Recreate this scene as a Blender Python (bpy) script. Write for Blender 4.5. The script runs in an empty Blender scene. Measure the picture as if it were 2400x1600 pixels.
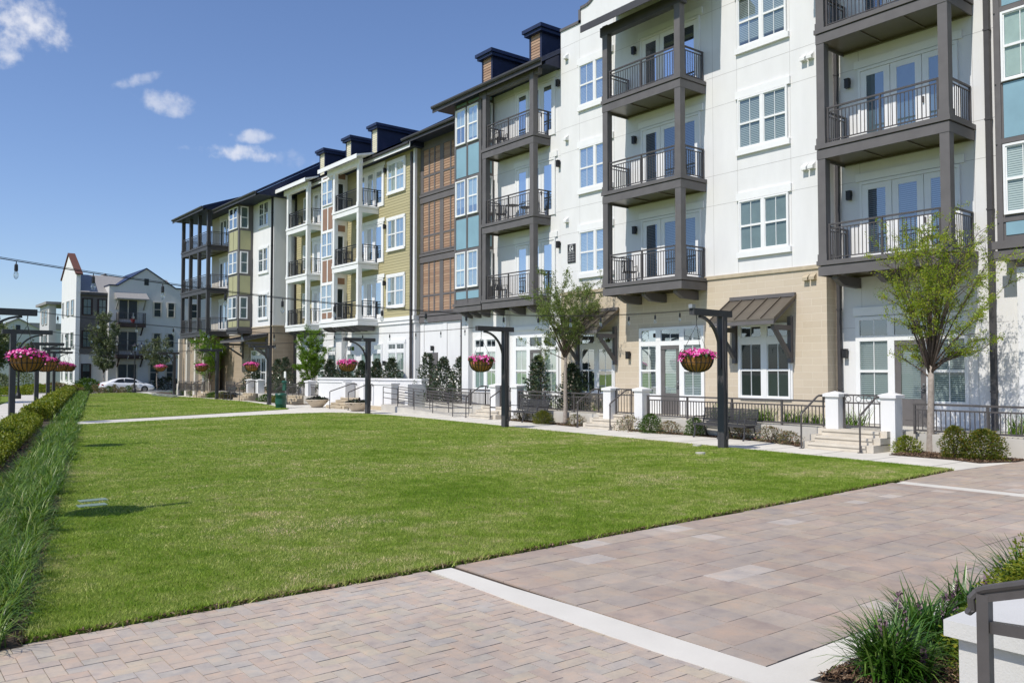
import bpy, bmesh, math, random
import numpy as np
from mathutils import Vector, Matrix
# ------------------------------------------------------------------ camera, sky, sun, exposure
S = bpy.context.scene
COL = S.collection
S.render.engine = 'CYCLES'
S.view_settings.view_transform = 'Standard'
S.view_settings.look = 'None'
S.view_settings.gamma = 1.0
S.view_settings.exposure = 0.0
FPX, HOR, VPB, CAMH = 1950.0, 870.0, -338.0, 2.05          # measured on the 2400 px wide photograph
pitch = math.atan((HOR - 800) / FPX)
yaw = math.atan((1200 - VPB) / math.hypot(FPX, HOR - 800))
fw = Vector((math.sin(yaw) * math.cos(pitch), math.cos(yaw) * math.cos(pitch), math.sin(pitch)))
rt = Vector((math.cos(yaw), -math.sin(yaw), 0))
up = rt.cross(fw)
CP = Vector((0, 0, CAMH))
cd = bpy.data.cameras.new('camera')
cam = bpy.data.objects.new('camera', cd)
COL.objects.link(cam)
cd.sensor_width = 36
cd.lens = FPX / 2400 * 36
cd.clip_end = 3000
cam.matrix_world = Matrix(((rt.x, up.x, -fw.x, 0), (rt.y, up.y, -fw.y, 0), (rt.z, up.z, -fw.z, CAMH), (0, 0, 0, 1)))
S.camera = cam

def ray(U, V):
    return fw + rt * ((U - 1200) / FPX) - up * ((V - 800) / FPX)

SUN = Vector((-1, -0.07, 1.25)).normalized()
sl = bpy.data.lights.new('sun', 'SUN')
sl.energy = 4.2
sl.angle = math.radians(0.5)
sl.color = (1.0, 0.945, 0.86)
so = bpy.data.objects.new('sun', sl)
COL.objects.link(so)
so.rotation_euler = (-SUN).to_track_quat('-Z', 'Y').to_euler()

W = bpy.data.worlds.new('World')
S.world = W
W.use_nodes = True
nt = W.node_tree
nt.nodes.clear()

def N(tree, typ, **kw):
    n = tree.nodes.new(typ)
    for k, v in kw.items():
        setattr(n, k, v)
    return n

def math_n(tree, op, a, b=None, c=None, clamp=False):
    n = N(tree, 'ShaderNodeMath', operation=op)
    n.use_clamp = clamp
    for i, x in enumerate((a, b, c)):
        if x is None:
            continue
        if isinstance(x, (int, float)):
            n.inputs[i].default_value = x
        else:
            tree.links.new(x, n.inputs[i])
    return n.outputs[0]

def mixc(tree, fac, a, b, blend='MIX'):
    n = N(tree, 'ShaderNodeMix', data_type='RGBA', blend_type=blend)
    for i, x in ((0, fac), (6, a), (7, b)):
        if isinstance(x, (int, float)):
            n.inputs[i].default_value = x
        elif isinstance(x, tuple):
            n.inputs[i].default_value = x if len(x) == 4 else (*x, 1)
        else:
            tree.links.new(x, n.inputs[i])
    return n.outputs[2]

sky = N(nt, 'ShaderNodeTexSky')
sky.sky_type = 'NISHITA'
sky.sun_disc = False
sky.sun_elevation = math.asin(SUN.z)
sky.sun_rotation = math.atan2(SUN.x, SUN.y)
sky.air_density = 1.0
sky.dust_density = 0.4
sky.ozone_density = 2.2
SKYT = mixc(nt, 1.0, sky.outputs[0], (0.95, 1.0, 1.19), 'MULTIPLY')
# thin fair-weather clouds, placed by direction in the sky
tc = N(nt, 'ShaderNodeTexCoord')
nz = N(nt, 'ShaderNodeTexNoise')
nz.inputs['Scale'].default_value = 26
nz.inputs['Detail'].default_value = 9
nz.inputs['Roughness'].default_value = 0.62
nt.links.new(tc.outputs['Generated'], nz.inputs['Vector'])
nz2 = N(nt, 'ShaderNodeTexNoise')
nz2.inputs['Scale'].default_value = 75
nz2.inputs['Detail'].default_value = 5
nt.links.new(tc.outputs['Generated'], nz2.inputs['Vector'])
tot = None
for U, V, su, sv, rot, amp in ((48, 70, .040, .026, .25, .9), (15, 105, .030, .018, .2, .75), (95, 45, .022, .022, 1.0, .6), (325, 188, .022, .006, .35, .45), (392, 242, .027, .011, -.15, .55),
                               (545, 356, .038, .0085, .02, .75), (592, 322, .028, .0065, .08, .6), (690, 375, .02, .01, 0, .25), (100, 922, .05, .012, 0, .5)):
    c = ray(U, V).normalized()
    e1 = Vector((0, 0, 1)).cross(c).normalized() * -1
    e2 = e1.cross(c).normalized()
    if e2.z < 0:
        e2 = -e2
    a1 = e1 * math.cos(rot) + e2 * math.sin(rot)
    a2 = e2 * math.cos(rot) - e1 * math.sin(rot)
    def dot(v):
        n = N(nt, 'ShaderNodeVectorMath', operation='DOT_PRODUCT')
        nt.links.new(tc.outputs['Generated'], n.inputs[0])
        n.inputs[1].default_value = v
        return n.outputs['Value']
    d = dot(c)
    x = math_n(nt, 'DIVIDE', math_n(nt, 'DIVIDE', dot(a1), d), su)
    y = math_n(nt, 'DIVIDE', math_n(nt, 'DIVIDE', dot(a2), d), sv)
    rr = math_n(nt, 'ADD', math_n(nt, 'MULTIPLY', x, x), math_n(nt, 'MULTIPLY', y, y))
    rr = math_n(nt, 'ADD', rr, math_n(nt, 'MULTIPLY', math_n(nt, 'LESS_THAN', d, 0.0), 99.0))
    nn = math_n(nt, 'ADD', math_n(nt, 'MULTIPLY', math_n(nt, 'SUBTRACT', nz.outputs['Fac'], .5), 5.0), math_n(nt, 'MULTIPLY', math_n(nt, 'SUBTRACT', nz2.outputs['Fac'], .5), 3.6))
    m = math_n(nt, 'SUBTRACT', math_n(nt, 'ADD', math_n(nt, 'SUBTRACT', 1.0, rr), nn), 0.0)
    mr = N(nt, 'ShaderNodeMapRange', interpolation_type='SMOOTHSTEP')
    nt.links.new(m, mr.inputs[0])
    mr.inputs[1].default_value = -0.5
    mr.inputs[2].default_value = 2.0
    mr.inputs[4].default_value = amp
    tot = mr.outputs[0] if tot is None else math_n(nt, 'MAXIMUM', tot, mr.outputs[0])
SKYC = mixc(nt, tot, SKYT, (7.2, 7.3, 7.8, 1))
bg = N(nt, 'ShaderNodeBackground')
bg.inputs['Strength'].default_value = 0.122
nt.links.new(SKYC, bg.inputs['Color'])
ow = N(nt, 'ShaderNodeOutputWorld')
nt.links.new(bg.outputs[0], ow.inputs[0])

# ------------------------------------------------------------------ materials
MAT = {}

def newmat(name):
    m = bpy.data.materials.new(name)
    m.use_nodes = True
    t = m.node_tree
    t.nodes.clear()
    o = N(t, 'ShaderNodeOutputMaterial')
    b = N(t, 'ShaderNodeBsdfPrincipled')
    t.links.new(b.outputs[0], o.inputs[0])
    MAT[name] = m
    return m, t, b, o

def setin(t, s, x):
    if isinstance(x, tuple):
        s.default_value = x if len(x) == 4 else (*x, 1)
    elif isinstance(x, (int, float)):
        s.default_value = x
    else:
        t.links.new(x, s)

def pos(t):
    return N(t, 'ShaderNodeNewGeometry').outputs['Position']

def noise(t, vec, scale, detail=4, rough=.55):
    n = N(t, 'ShaderNodeTexNoise')
    n.inputs['Scale'].default_value = scale
    n.inputs['Detail'].default_value = detail
    n.inputs['Roughness'].default_value = rough
    if vec is not None:
        t.links.new(vec, n.inputs['Vector'])
    return n.outputs['Fac']

def ramp(t, fac, stops, interp='LINEAR'):
    r = N(t, 'ShaderNodeValToRGB')
    r.color_ramp.interpolation = interp
    e = r.color_ramp.elements
    while len(e) < len(stops):
        e.new(.5)
    for i, (p, c) in enumerate(stops):
        e[i].position = p
        e[i].color = (*c, 1) if len(c) == 3 else c
    t.links.new(fac, r.inputs[0])
    return r.outputs[0]

def bump(t, b, h, strength, dist=.01):
    n = N(t, 'ShaderNodeBump')
    n.inputs['Strength'].default_value = strength
    n.inputs['Distance'].default_value = dist
    t.links.new(h, n.inputs['Height'])
    t.links.new(n.outputs[0], b.inputs['Normal'])

def plain(name, col, rough=.6, var=.12, scale=3.0, metal=0.0, spec=.35, bmp=0.0, bscale=120, fine=.06):
    """painted or cast surface: slow mottling plus a fine grain"""
    m, t, b, o = newmat(name)
    p = pos(t)
    n1 = noise(t, p, scale, 5)
    n2 = noise(t, p, 60, 3)
    c1 = tuple(max(0, x * (1 - var)) for x in col)
    c2 = tuple(min(1, x * (1 + var)) for x in col)
    c = ramp(t, n1, [(.3, c1), (.7, c2)])
    if fine:
        c = mixc(t, math_n(t, 'MULTIPLY', n2, fine * 2), c, tuple(x * .45 for x in col))
    setin(t, b.inputs['Base Color'], c)
    b.inputs['Roughness'].default_value = rough
    b.inputs['Metallic'].default_value = metal
    b.inputs['Specular IOR Level'].default_value = spec
    if bmp:
        bump(t, b, noise(t, p, bscale, 3), bmp, .004)
    return m

def stucco(name, col):
    m, t, b, o = newmat(name)
    p = pos(t)
    mp = N(t, 'ShaderNodeMapping')
    mp.inputs['Scale'].default_value = (1.2, 1.2, .35)
    t.links.new(p, mp.inputs[0])
    streak = noise(t, mp.outputs[0], 1.6, 6, .6)
    c = ramp(t, streak, [(.25, tuple(x * .93 for x in col)), (.6, col), (.8, tuple(min(1, x * 1.03) for x in col))])
    g = noise(t, p, 35, 4)
    c = mixc(t, math_n(t, 'MULTIPLY', g, .10), c, tuple(x * .6 for x in col))
    setin(t, b.inputs['Base Color'], c)
    b.inputs['Roughness'].default_value = .9
    b.inputs['Specular IOR Level'].default_value = .2
    bump(t, b, noise(t, p, 90, 4), .35, .006)
    return m

stucco('white_stucco', (.775, .77, .76))
stucco('grey_stucco', (.62, .61, .60))
stucco('cap_stucco', (.60, .59, .56))
stucco('cream_stucco', (.60, .56, .49))
plain('white_trim', (.82, .82, .81), .5, .03, 2, fine=.02)
plain('white_shell', (.80, .80, .78), .5, .05, 2, fine=.03)
plain('dark_paint', (.066, .063, .066), .5, .10, 3, fine=.05)
plain('grey_paint', (.137, .127, .124), .5, .10, 2.5, fine=.05)
plain('black_metal', (.022, .022, .024), .45, .2, 6)
plain('dark_metal', (.088, .080, .078), .45, .15, 6)
plain('bench_metal', (.06, .058, .06), .4, .15, 6)
plain('bronze_panel', (.115, .095, .058), .32, .08, 2, spec=.6)
plain('pale_soffit', (.50, .62, .60), .6, .05, 2)
plain('shade_navy_roof', (.020, .030, .075), .45, .2, 2)  # dark grey roof, with the blue of its shade mixed into the colour
plain('shade_navy_siding', (.022, .028, .062), .5, .15, 2)  # dark paint tinted navy to carry the blue shade on the dormer sides
plain('brown_roof', (.16, .105, .07), .42, .15, 3, metal=.25)
plain('bronze_roof', (.145, .125, .10), .4, .12, 3, metal=.3)
plain('blue_panel', (.235, .39, .46), .42, .08, 1.2, spec=.5)
plain('green_panel', (.42, .405, .23), .55, .06, 2)
plain('rust_panel', (.29, .175, .12), .6, .08, 2)
plain('concrete', (.55, .52, .46), .85, .12, 1.1, bmp=.3)
plain('concrete_walk', (.66, .625, .555), .88, .10, .8, bmp=.3)
plain('limestone', (.50, .42, .30), .85, .14, 3, bmp=.3)
plain('planter_stone', (.58, .49, .38), .8, .08, 5, bmp=.3)
plain('asphalt', (.055, .055, .057), .9, .15, 2, bmp=.4)
plain('soil', (.07, .05, .035), .95, .3, 5, bmp=.5)
plain('green_bin', (.012, .085, .058), .4, .15, 5, spec=.5)
plain('valve_green', (.19, .26, .21), .6, .1, 5)
plain('bark', (.34, .29, .245), .9, .22, 14, bmp=.6)
plain('dark_bark', (.10, .075, .06), .9, .25, 14, bmp=.6)
plain('sign_face', (.035, .035, .038), .5, .1, 5)
plain('sign_letter', (.85, .85, .83), .5, .02, 5, fine=0)
plain('grey_letter', (.5, .5, .5), .5, .02, 5, fine=0)
plain('joint_grey', (.50, .49, .475), .9, .1, 3)
plain('sidewalk_joint', (.10, .095, .085), .95, .1, 3)
plain('pale_stone', (.60, .545, .455), .85, .12, 2.5, bmp=.3)
plain('tan_block', (.30, .235, .16), .85, .12, 3, bmp=.3)
plain('warm_grey', (.14, .13, .13), .7, .08, 2)
plain('shingle_grey', (.30, .29, .28), .85, .15, 9)
plain('red_roof', (.13, .055, .04), .7, .15, 6)
plain('maroon', (.045, .028, .028), .6, .15, 3)
plain('car_paint', (.78, .79, .80), .22, .02, 2, spec=.6, fine=0)
plain('rubber', (.02, .02, .02), .7, .1, 9)
plain('alloy', (.35, .35, .36), .3, .1, 9, metal=.8)
plain('dark_window', (.03, .038, .048), .08, .2, 1, spec=.8, fine=0)
plain('dark_glass', (.02, .022, .026), .06, .1, 2, spec=.8, fine=0)
plain('tail_red', (.35, .02, .02), .3, .1, 5)
plain('chain', (.06, .06, .06), .4, .1, 9, metal=.6)
plain('aluminium', (.42, .42, .42), .4, .1, 9, metal=.6)
plain('curtain_green', (.44, .50, .46), .8, .08, 4)
plain('curtain_dim', (.20, .235, .235), .8, .10, 3)
plain('dark_room', (.035, .042, .046), .8, .2, 1.5)  # flat dark colour stands in for the unlit rooms behind the glass

def blindmat(name, light, dark, period, duty=.62):
    m, t, b, o = newmat(name)
    sx = N(t, 'ShaderNodeSeparateXYZ')
    t.links.new(pos(t), sx.inputs[0])
    fr = math_n(t, 'FRACT', math_n(t, 'DIVIDE', sx.outputs[2], period))
    k = math_n(t, 'LESS_THAN', fr, duty)
    n = noise(t, pos(t), .9, 3)
    lc = mixc(t, n, light, tuple(x * .72 for x in light))
    setin(t, b.inputs['Base Color'], mixc(t, k, dark, lc))
    b.inputs['Roughness'].default_value = .7
    return m

blindmat('blind_pale', (.66, .68, .66), (.20, .22, .22), .058)
blindmat('blind_mid', (.46, .49, .49), (.075, .09, .105), .058, .55)
blindmat('blind_dark', (.26, .29, .32), (.03, .04, .052), .058, .5)

def glassmat(name, fac, tint, fk=.5):
    m = bpy.data.materials.new(name)
    m.use_nodes = True
    t = m.node_tree
    t.nodes.clear()
    o = N(t, 'ShaderNodeOutputMaterial')
    tr = N(t, 'ShaderNodeBsdfTransparent')
    tr.inputs[0].default_value = (*tint, 1)
    gl = N(t, 'ShaderNodeBsdfGlossy')
    gl.inputs['Roughness'].default_value = .0
    gl.inputs['Color'].default_value = (.92, .96, 1, 1)
    lw = N(t, 'ShaderNodeFresnel')
    lw.inputs[0].default_value = 1.5
    wob = noise(t, pos(t), 1.1, 1)
    bn = N(t, 'ShaderNodeBump')
    bn.inputs['Strength'].default_value = .06
    bn.inputs['Distance'].default_value = .04
    t.links.new(wob, bn.inputs['Height'])
    t.links.new(bn.outputs[0], gl.inputs['Normal'])
    f = math_n(t, 'ADD', math_n(t, 'MULTIPLY', lw.outputs[0], fk), fac, clamp=True)
    mx = N(t, 'ShaderNodeMixShader')
    t.links.new(f, mx.inputs[0])
    t.links.new(tr.outputs[0], mx.inputs[1])
    t.links.new(gl.outputs[0], mx.inputs[2])
    t.links.new(mx.outputs[0], o.inputs[0])
    MAT[name] = m

glassmat('glass', .02, (.86, .93, .92))
glassmat('glass_blue', .20, (.72, .82, .90))
glassmat('bulb_glass', .12, (.9, .9, .88))

def stone_mat(name, cols, bw, bh, mortar, joint=.012):
    m, t, b, o = newmat(name)
    p = pos(t)
    s = N(t, 'ShaderNodeSeparateXYZ')
    t.links.new(p, s.inputs[0])
    cb = N(t, 'ShaderNodeCombineXYZ')
    t.links.new(math_n(t, 'ADD', s.outputs[0], s.outputs[1]), cb.inputs[0])
    t.links.new(s.outputs[2], cb.inputs[1])
    br = N(t, 'ShaderNodeTexBrick')
    t.links.new(cb.outputs[0], br.inputs['Vector'])
    br.inputs['Scale'].default_value = 1
    br.inputs['Brick Width'].default_value = bw
    br.inputs['Row Height'].default_value = bh
    br.inputs['Mortar Size'].default_value = joint
    br.inputs['Color1'].default_value = (*cols[0], 1)
    br.inputs['Color2'].default_value = (*cols[1], 1)
    br.inputs['Mortar'].default_value = (*mortar, 1)
    br.offset_frequency = 2
    g = noise(t, p, 5, 6, .65)
    c = mixc(t, math_n(t, 'MULTIPLY', g, .55), br.outputs['Color'], cols[2])
    setin(t, b.inputs['Base Color'], c)
    b.inputs['Roughness'].default_value = .9
    h = math_n(t, 'ADD', math_n(t, 'MULTIPLY', math_n(t, 'SUBTRACT', 1.0, br.outputs['Fac']), 1.0), math_n(t, 'MULTIPLY', noise(t, p, 40, 4), .25))
    bump(t, b, h, .5, .012)

stone_mat('stone', ((.60, .505, .385), (.54, .45, .335), (.63, .545, .43)), .66, .225, (.68, .60, .48), .010)
stone_mat('stone_brown', ((.37, .29, .205), (.32, .25, .175), (.42, .34, .25)), .9, .3, (.44, .36, .27))

def islands(name, stops, rough=.6, transl=0.0, spec=.3, nscale=0, uprad=None):
    """every loose piece of the mesh gets its own tone"""
    m, t, b, o = newmat(name)
    g = N(t, 'ShaderNodeNewGeometry')
    c = ramp(t, g.outputs['Random Per Island'], stops)
    if nscale:
        n = noise(t, g.outputs['Position'], nscale, 6, .65)
        c = mixc(t, 1.0, c, ramp(t, n, [(.3, (.80, .80, .86)), (.5, (1, 1, 1)), (.7, (1.16, 1.05, .97))]), 'MULTIPLY')
        n3 = noise(t, g.outputs['Position'], .7, 6, .7)
        c = mixc(t, 1.0, c, ramp(t, n3, [(.35, (.86, .85, .85)), (.55, (1.02, 1.01, 1.0)), (.68, (1.14, 1.14, 1.15))]), 'MULTIPLY')
        n4 = noise(t, g.outputs['Position'], 55, 3, .7)
        c = mixc(t, math_n(t, 'MULTIPLY', n4, .35), c, tuple(x * .55 for x in stops[len(stops) // 2][1]))
        n5 = noise(t, g.outputs['Position'], 2.6, 7, .75)
        c = mixc(t, ramp(t, n5, [(.66, (0, 0, 0)), (.74, (.55, .55, .55))]), c, (.62, .59, .55))
    setin(t, b.inputs['Base Color'], c)
    b.inputs['Roughness'].default_value = rough
    b.inputs['Specular IOR Level'].default_value = spec
    if transl:
        tl = N(t, 'ShaderNodeBsdfTranslucent')
        t.links.new(mixc(t, 1.0, c, (1.25, 1.3, .55), 'MULTIPLY'), tl.inputs[0])
        mx = N(t, 'ShaderNodeMixShader')
        mx.inputs[0].default_value = transl
        t.links.new(b.outputs[0], mx.inputs[1])
        t.links.new(tl.outputs[0], mx.inputs[2])
        t.links.new(mx.outputs[0], o.inputs[0])
    elif nscale:
        bump(t, b, noise(t, g.outputs['Position'], nscale * 6, 4), .35, .004)
    return m

islands('elm_leaf', [(0, (.16, .25, .018)), (.5, (.27, .37, .032)), (.85, (.40, .43, .05)), (1, (.34, .26, .07))], .5, .38)
islands('elm_leaf_grey', [(0, (.085, .14, .03)), (.5, (.15, .21, .05)), (1, (.26, .29, .11))], .5, .35)
islands('bright_leaf', [(0, (.07, .14, .012)), (.6, (.13, .24, .018)), (1, (.22, .32, .04))], .5, .35)
islands('magnolia_leaf', [(0, (.022, .042, .020)), (.5, (.040, .070, .032)), (.88, (.075, .105, .055)), (1, (.16, .10, .05))], .30, .10, .6)
islands('box_leaf', [(0, (.06, .09, .012)), (.5, (.11, .15, .018)), (.85, (.18, .16, .02)), (1, (.26, .15, .02))], .45, .25)
islands('round_leaf', [(0, (.035, .075, .012)), (1, (.085, .16, .02))], .45, .25)
islands('rose_leaf', [(0, (.07, .09, .03)), (.5, (.16, .16, .07)), (.8, (.30, .22, .13)), (1, (.36, .16, .13))], .6, .25)
islands('dark_leaf', [(0, (.018, .03, .014)), (.7, (.03, .045, .02)), (1, (.07, .04, .06))], .5, .1)
islands('far_leaf', [(0, (.075, .10, .045)), (.7, (.15, .18, .09)), (1, (.26, .28, .18))], .6, .25)
islands('hedge_leaf', [(0, (.085, .13, .010)), (.5, (.17, .22, .016)), (1, (.30, .29, .03))], .5, .3)
islands('blade', [(0, (.028, .075, .008)), (.35, (.075, .165, .012)), (.7, (.15, .26, .022)), (.9, (.22, .31, .05)), (1, (.36, .37, .15))], .45, .28, .5)
islands('blade_dark', [(0, (.018, .060, .006)), (.6, (.050, .135, .012)), (.9, (.10, .20, .03)), (1, (.20, .28, .06))], .33, .2, .6)
islands('purple_bloom', [(0, (.13, .07, .11)), (1, (.24, .16, .19))], .6, .2)
islands('pink_petal', [(0, (.50, .02, .22)), (.5, (.82, .06, .38)), (.85, (.88, .22, .58)), (1, (.92, .60, .78))], .5, .25)
def turfmat():
    m, t, b, o = newmat('turf')
    g = N(t, 'ShaderNodeNewGeometry')
    mp = N(t, 'ShaderNodeMapping')
    mp.inputs['Scale'].default_value = (.8, .8, 0)
    t.links.new(g.outputs['Position'], mp.inputs[0])
    f = math_n(t, 'ADD', math_n(t, 'MULTIPLY', noise(t, mp.outputs[0], .38, 7, .66), .62), math_n(t, 'MULTIPLY', noise(t, mp.outputs[0], 3.4, 4, .6), .38))
    sp = N(t, 'ShaderNodeSeparateXYZ')
    t.links.new(g.outputs['Position'], sp.inputs[0])
    f = math_n(t, 'ADD', f, math_n(t, 'MULTIPLY', math_n(t, 'SINE', math_n(t, 'MULTIPLY', math_n(t, 'SUBTRACT', sp.outputs[1], math_n(t, 'MULTIPLY', sp.outputs[0], .06)), 5.2)), .012))
    c = ramp(t, f, [(.38, (.16, .29, .016)), (.46, (.28, .41, .048)), (.53, (.43, .505, .13)), (.60, (.66, .60, .29))])
    k = ramp(t, g.outputs['Random Per Island'], [(0, (.35, .42, .28)), (.35, (.8, .85, .7)), (.7, (1.08, 1.06, 1)), (.92, (1.3, 1.15, 1.4)), (1, (1.7, 1.35, 2.2))])
    c = mixc(t, 1.0, c, k, 'MULTIPLY')
    setin(t, b.inputs['Base Color'], c)
    b.inputs['Roughness'].default_value = .55
    b.inputs['Specular IOR Level'].default_value = .25
    tl = N(t, 'ShaderNodeBsdfTranslucent')
    t.links.new(c, tl.inputs[0])
    mx = N(t, 'ShaderNodeMixShader')
    mx.inputs[0].default_value = .35
    t.links.new(b.outputs[0], mx.inputs[1])
    t.links.new(tl.outputs[0], mx.inputs[2])
    t.links.new(mx.outputs[0], o.inputs[0])
turfmat()
islands('paver_small', [(0, (.49, .395, .325)), (.3, (.525, .43, .345)), (.5, (.50, .425, .36)), (.68, (.465, .425, .375)), (.8, (.53, .455, .345)), (1, (.53, .44, .365))], .85, 0, .25, 7)
islands('paver_large', [(0, (.40, .325, .275)), (.35, (.44, .35, .285)), (.55, (.39, .34, .30)), (.8, (.445, .37, .295)), (.95, (.45, .385, .325)), (.975, (.50, .45, .40)), (1, (.53, .475, .42))], .85, 0, .25, 4)
islands('mulch_chip', [(0, (.06, .035, .022)), (.6, (.15, .09, .055)), (1, (.33, .24, .16))], .9, 0, .2)
islands('siding_olive', [(0, (.41, .365, .21)), (1, (.455, .405, .235))], .6, 0, .3)
islands('siding_tan', [(0, (.31, .19, .125)), (.5, (.36, .23, .15)), (1, (.41, .275, .185))], .6, 0, .3)
islands('siding_pale', [(0, (.60, .56, .40)), (1, (.66, .62, .46))], .6, 0, .3)
plain('basket_wire', (.03, .03, .03), .5, .1, 6)

def coir():
    m, t, b, o = newmat('coir')
    n = noise(t, pos(t), 55, 6, .7)
    setin(t, b.inputs['Base Color'], ramp(t, n, [(.3, (.20, .085, .020)), (.55, (.42, .20, .05)), (.75, (.56, .32, .09))]))
    b.inputs['Roughness'].default_value = .95
    bump(t, b, n, .9, .02)
coir()

def lawnmat():
    m, t, b, o = newmat('lawn')
    p = pos(t)
    big = noise(t, p, .55, 5, .6)
    mp = N(t, 'ShaderNodeMapping')
    mp.inputs['Scale'].default_value = (1, .45, 1)
    t.links.new(p, mp.inputs[0])
    mid = noise(t, mp.outputs[0], 3.2, 6, .68)
    fine = noise(t, p, 70, 3, .7)
    f = math_n(t, 'ADD', math_n(t, 'MULTIPLY', big, .45), math_n(t, 'MULTIPLY', mid, .55))
    c = ramp(t, f, [(.38, (.13, .22, .014)), (.46, (.20, .29, .026)), (.55, (.28, .34, .06)), (.64, (.44, .40, .17))])
    c = mixc(t, math_n(t, 'MULTIPLY', fine, .7), c, (.05, .09, .01))
    setin(t, b.inputs['Base Color'], c)
    b.inputs['Roughness'].default_value = .8
    b.inputs['Specular IOR Level'].default_value = .15
    bump(t, b, fine, 1.0, .03)
lawnmat()

# ------------------------------------------------------------------ mesh helpers
ORG = {}

class MB:
    """collects boxes, bars, tubes and sheets; build() links them as ONE mesh object"""
    def __init__(s, tf=None):
        s.v, s.f, s.tf = [], [], tf

    def add(s, pts, faces):
        n = len(s.v)
        s.v += [s.tf(*p) for p in pts] if s.tf else [tuple(p) for p in pts]
        s.f += [tuple(n + i for i in f) for f in faces]

    def box(s, a0, a1, b0, b1, c0, c1):
        s.add([(a0, b0, c0), (a1, b0, c0), (a1, b1, c0), (a0, b1, c0), (a0, b0, c1), (a1, b0, c1), (a1, b1, c1), (a0, b1, c1)],
              [(0, 3, 2, 1), (4, 5, 6, 7), (0, 1, 5, 4), (1, 2, 6, 5), (2, 3, 7, 6), (3, 0, 4, 7)])

    def prism(s, poly, c0, c1):
        n = len(poly)
        s.add([(x, y, c0) for x, y in poly] + [(x, y, c1) for x, y in poly],
              [tuple(range(n - 1, -1, -1)), tuple(range(n, 2 * n))] + [(i, (i + 1) % n, n + (i + 1) % n, n + i) for i in range(n)])

    def loft(s, rings, cap=True, close=True):
        n = len(rings[0])
        pts = [p for r in rings for p in r]
        fs = []
        for k in range(len(rings) - 1):
            for i in range(n if close else n - 1):
                j = (i + 1) % n
                fs.append((k * n + i, k * n + j, (k + 1) * n + j, (k + 1) * n + i))
        if cap:
            fs.append(tuple(range(n - 1, -1, -1)))
            fs.append(tuple((len(rings) - 1) * n + i for i in range(n)))
        s.add(pts, fs)

    def tube(s, pts, r, seg=6, cap=True):
        P = [Vector(p) for p in pts]
        rs = r if isinstance(r, (list, tuple)) else [r] * len(P)
        rings = []
        prev = None
        for i, p in enumerate(P):
            d = (P[min(i + 1, len(P) - 1)] - P[max(i - 1, 0)])
            d = d.normalized() if d.length > 1e-9 else Vector((0, 0, 1))
            if prev is None:
                a = Vector((0, 0, 1)) if abs(d.z) < .9 else Vector((1, 0, 0))
                x = d.cross(a).normalized()
            else:
                x = (prev - d * prev.dot(d)).normalized()
            prev = x
            y = d.cross(x)
            rings.append([tuple(p + (x * math.cos(2 * math.pi * k / seg) + y * math.sin(2 * math.pi * k / seg)) * rs[i]) for k in range(seg)])
        s.loft(rings, cap)

    def lathe(s, prof, c=(0, 0, 0), seg=16, cap=True):
        s.loft([[(c[0] + r * math.cos(2 * math.pi * k / seg), c[1] + r * math.sin(2 * math.pi * k / seg), c[2] + z) for k in range(seg)] for r, z in prof], cap)

    def bar(s, p, q, w, h):
        """rectangular bar from p to q, w wide across, h high"""
        p, q = Vector(p), Vector(q)
        d = (q - p).normalized()
        a = Vector((0, 0, 1)) if abs(d.z) < .95 else Vector((1, 0, 0))
        x = d.cross(a).normalized() * (w / 2)
        y = x.cross(d).normalized() * (h / 2)
        s.loft([[tuple(e + x + y), tuple(e - x + y), tuple(e - x - y), tuple(e + x - y)] for e in (p, q)])

    def build(s, name, mat, parent=None, smooth=False, **props):
        me = bpy.data.meshes.new(name)
        o = ORG.get(parent.name, Vector((0, 0, 0))) if parent else Vector((0, 0, 0))
        me.from_pydata([(x - o.x, y - o.y, z - o.z) for x, y, z in s.v], [], s.f)
        bm = bmesh.new()
        bm.from_mesh(me)
        bmesh.ops.recalc_face_normals(bm, faces=bm.faces)
        bm.to_mesh(me)
        bm.free()
        if smooth:
            me.polygons.foreach_set('use_smooth', [True] * len(me.polygons))
        me.materials.append(MAT[mat])
        ob = bpy.data.objects.new(name, me)
        COL.objects.link(ob)
        if parent:
            ob.parent = parent
        ORG[ob.name] = o
        for k, v in props.items():
            ob[k] = v
        return ob

def npmesh(name, verts, nper, mat, parent=None, **props):
    """big scatter mesh: verts (n, nper, 3), one face per group of nper vertices"""
    v = np.asarray(verts, dtype=np.float32)
    n = len(v)
    o = ORG.get(parent.name, Vector((0, 0, 0))) if parent else Vector((0, 0, 0))
    v = v - np.array((o.x, o.y, o.z), dtype=np.float32)
    me = bpy.data.meshes.new(name)
    me.vertices.add(n * nper)
    me.vertices.foreach_set('co', v.reshape(-1))
    me.loops.add(n * nper)
    me.loops.foreach_set('vertex_index', np.arange(n * nper, dtype=np.int32))
    me.polygons.add(n)
    me.polygons.foreach_set('loop_start', np.arange(0, n * nper, nper, dtype=np.int32))
    me.update()
    me.validate()
    me.materials.append(MAT[mat])
    ob = bpy.data.objects.new(name, me)
    COL.objects.link(ob)
    if parent:
        ob.parent = parent
    for k, v in props.items():
        ob[k] = v
    return ob

def thing(name, label, cat, loc=(0, 0, 0), group=None):
    o = bpy.data.objects.new(name, None)
    o.empty_display_size = .3
    o.location = loc
    COL.objects.link(o)
    o['label'], o['category'] = label, cat
    if group:
        o['group'] = group
    ORG[o.name] = Vector(loc)
    return o

def tag(o, label, cat, group=None):
    o['label'], o['category'] = label, cat
    if group:
        o['group'] = group
    return o

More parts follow.
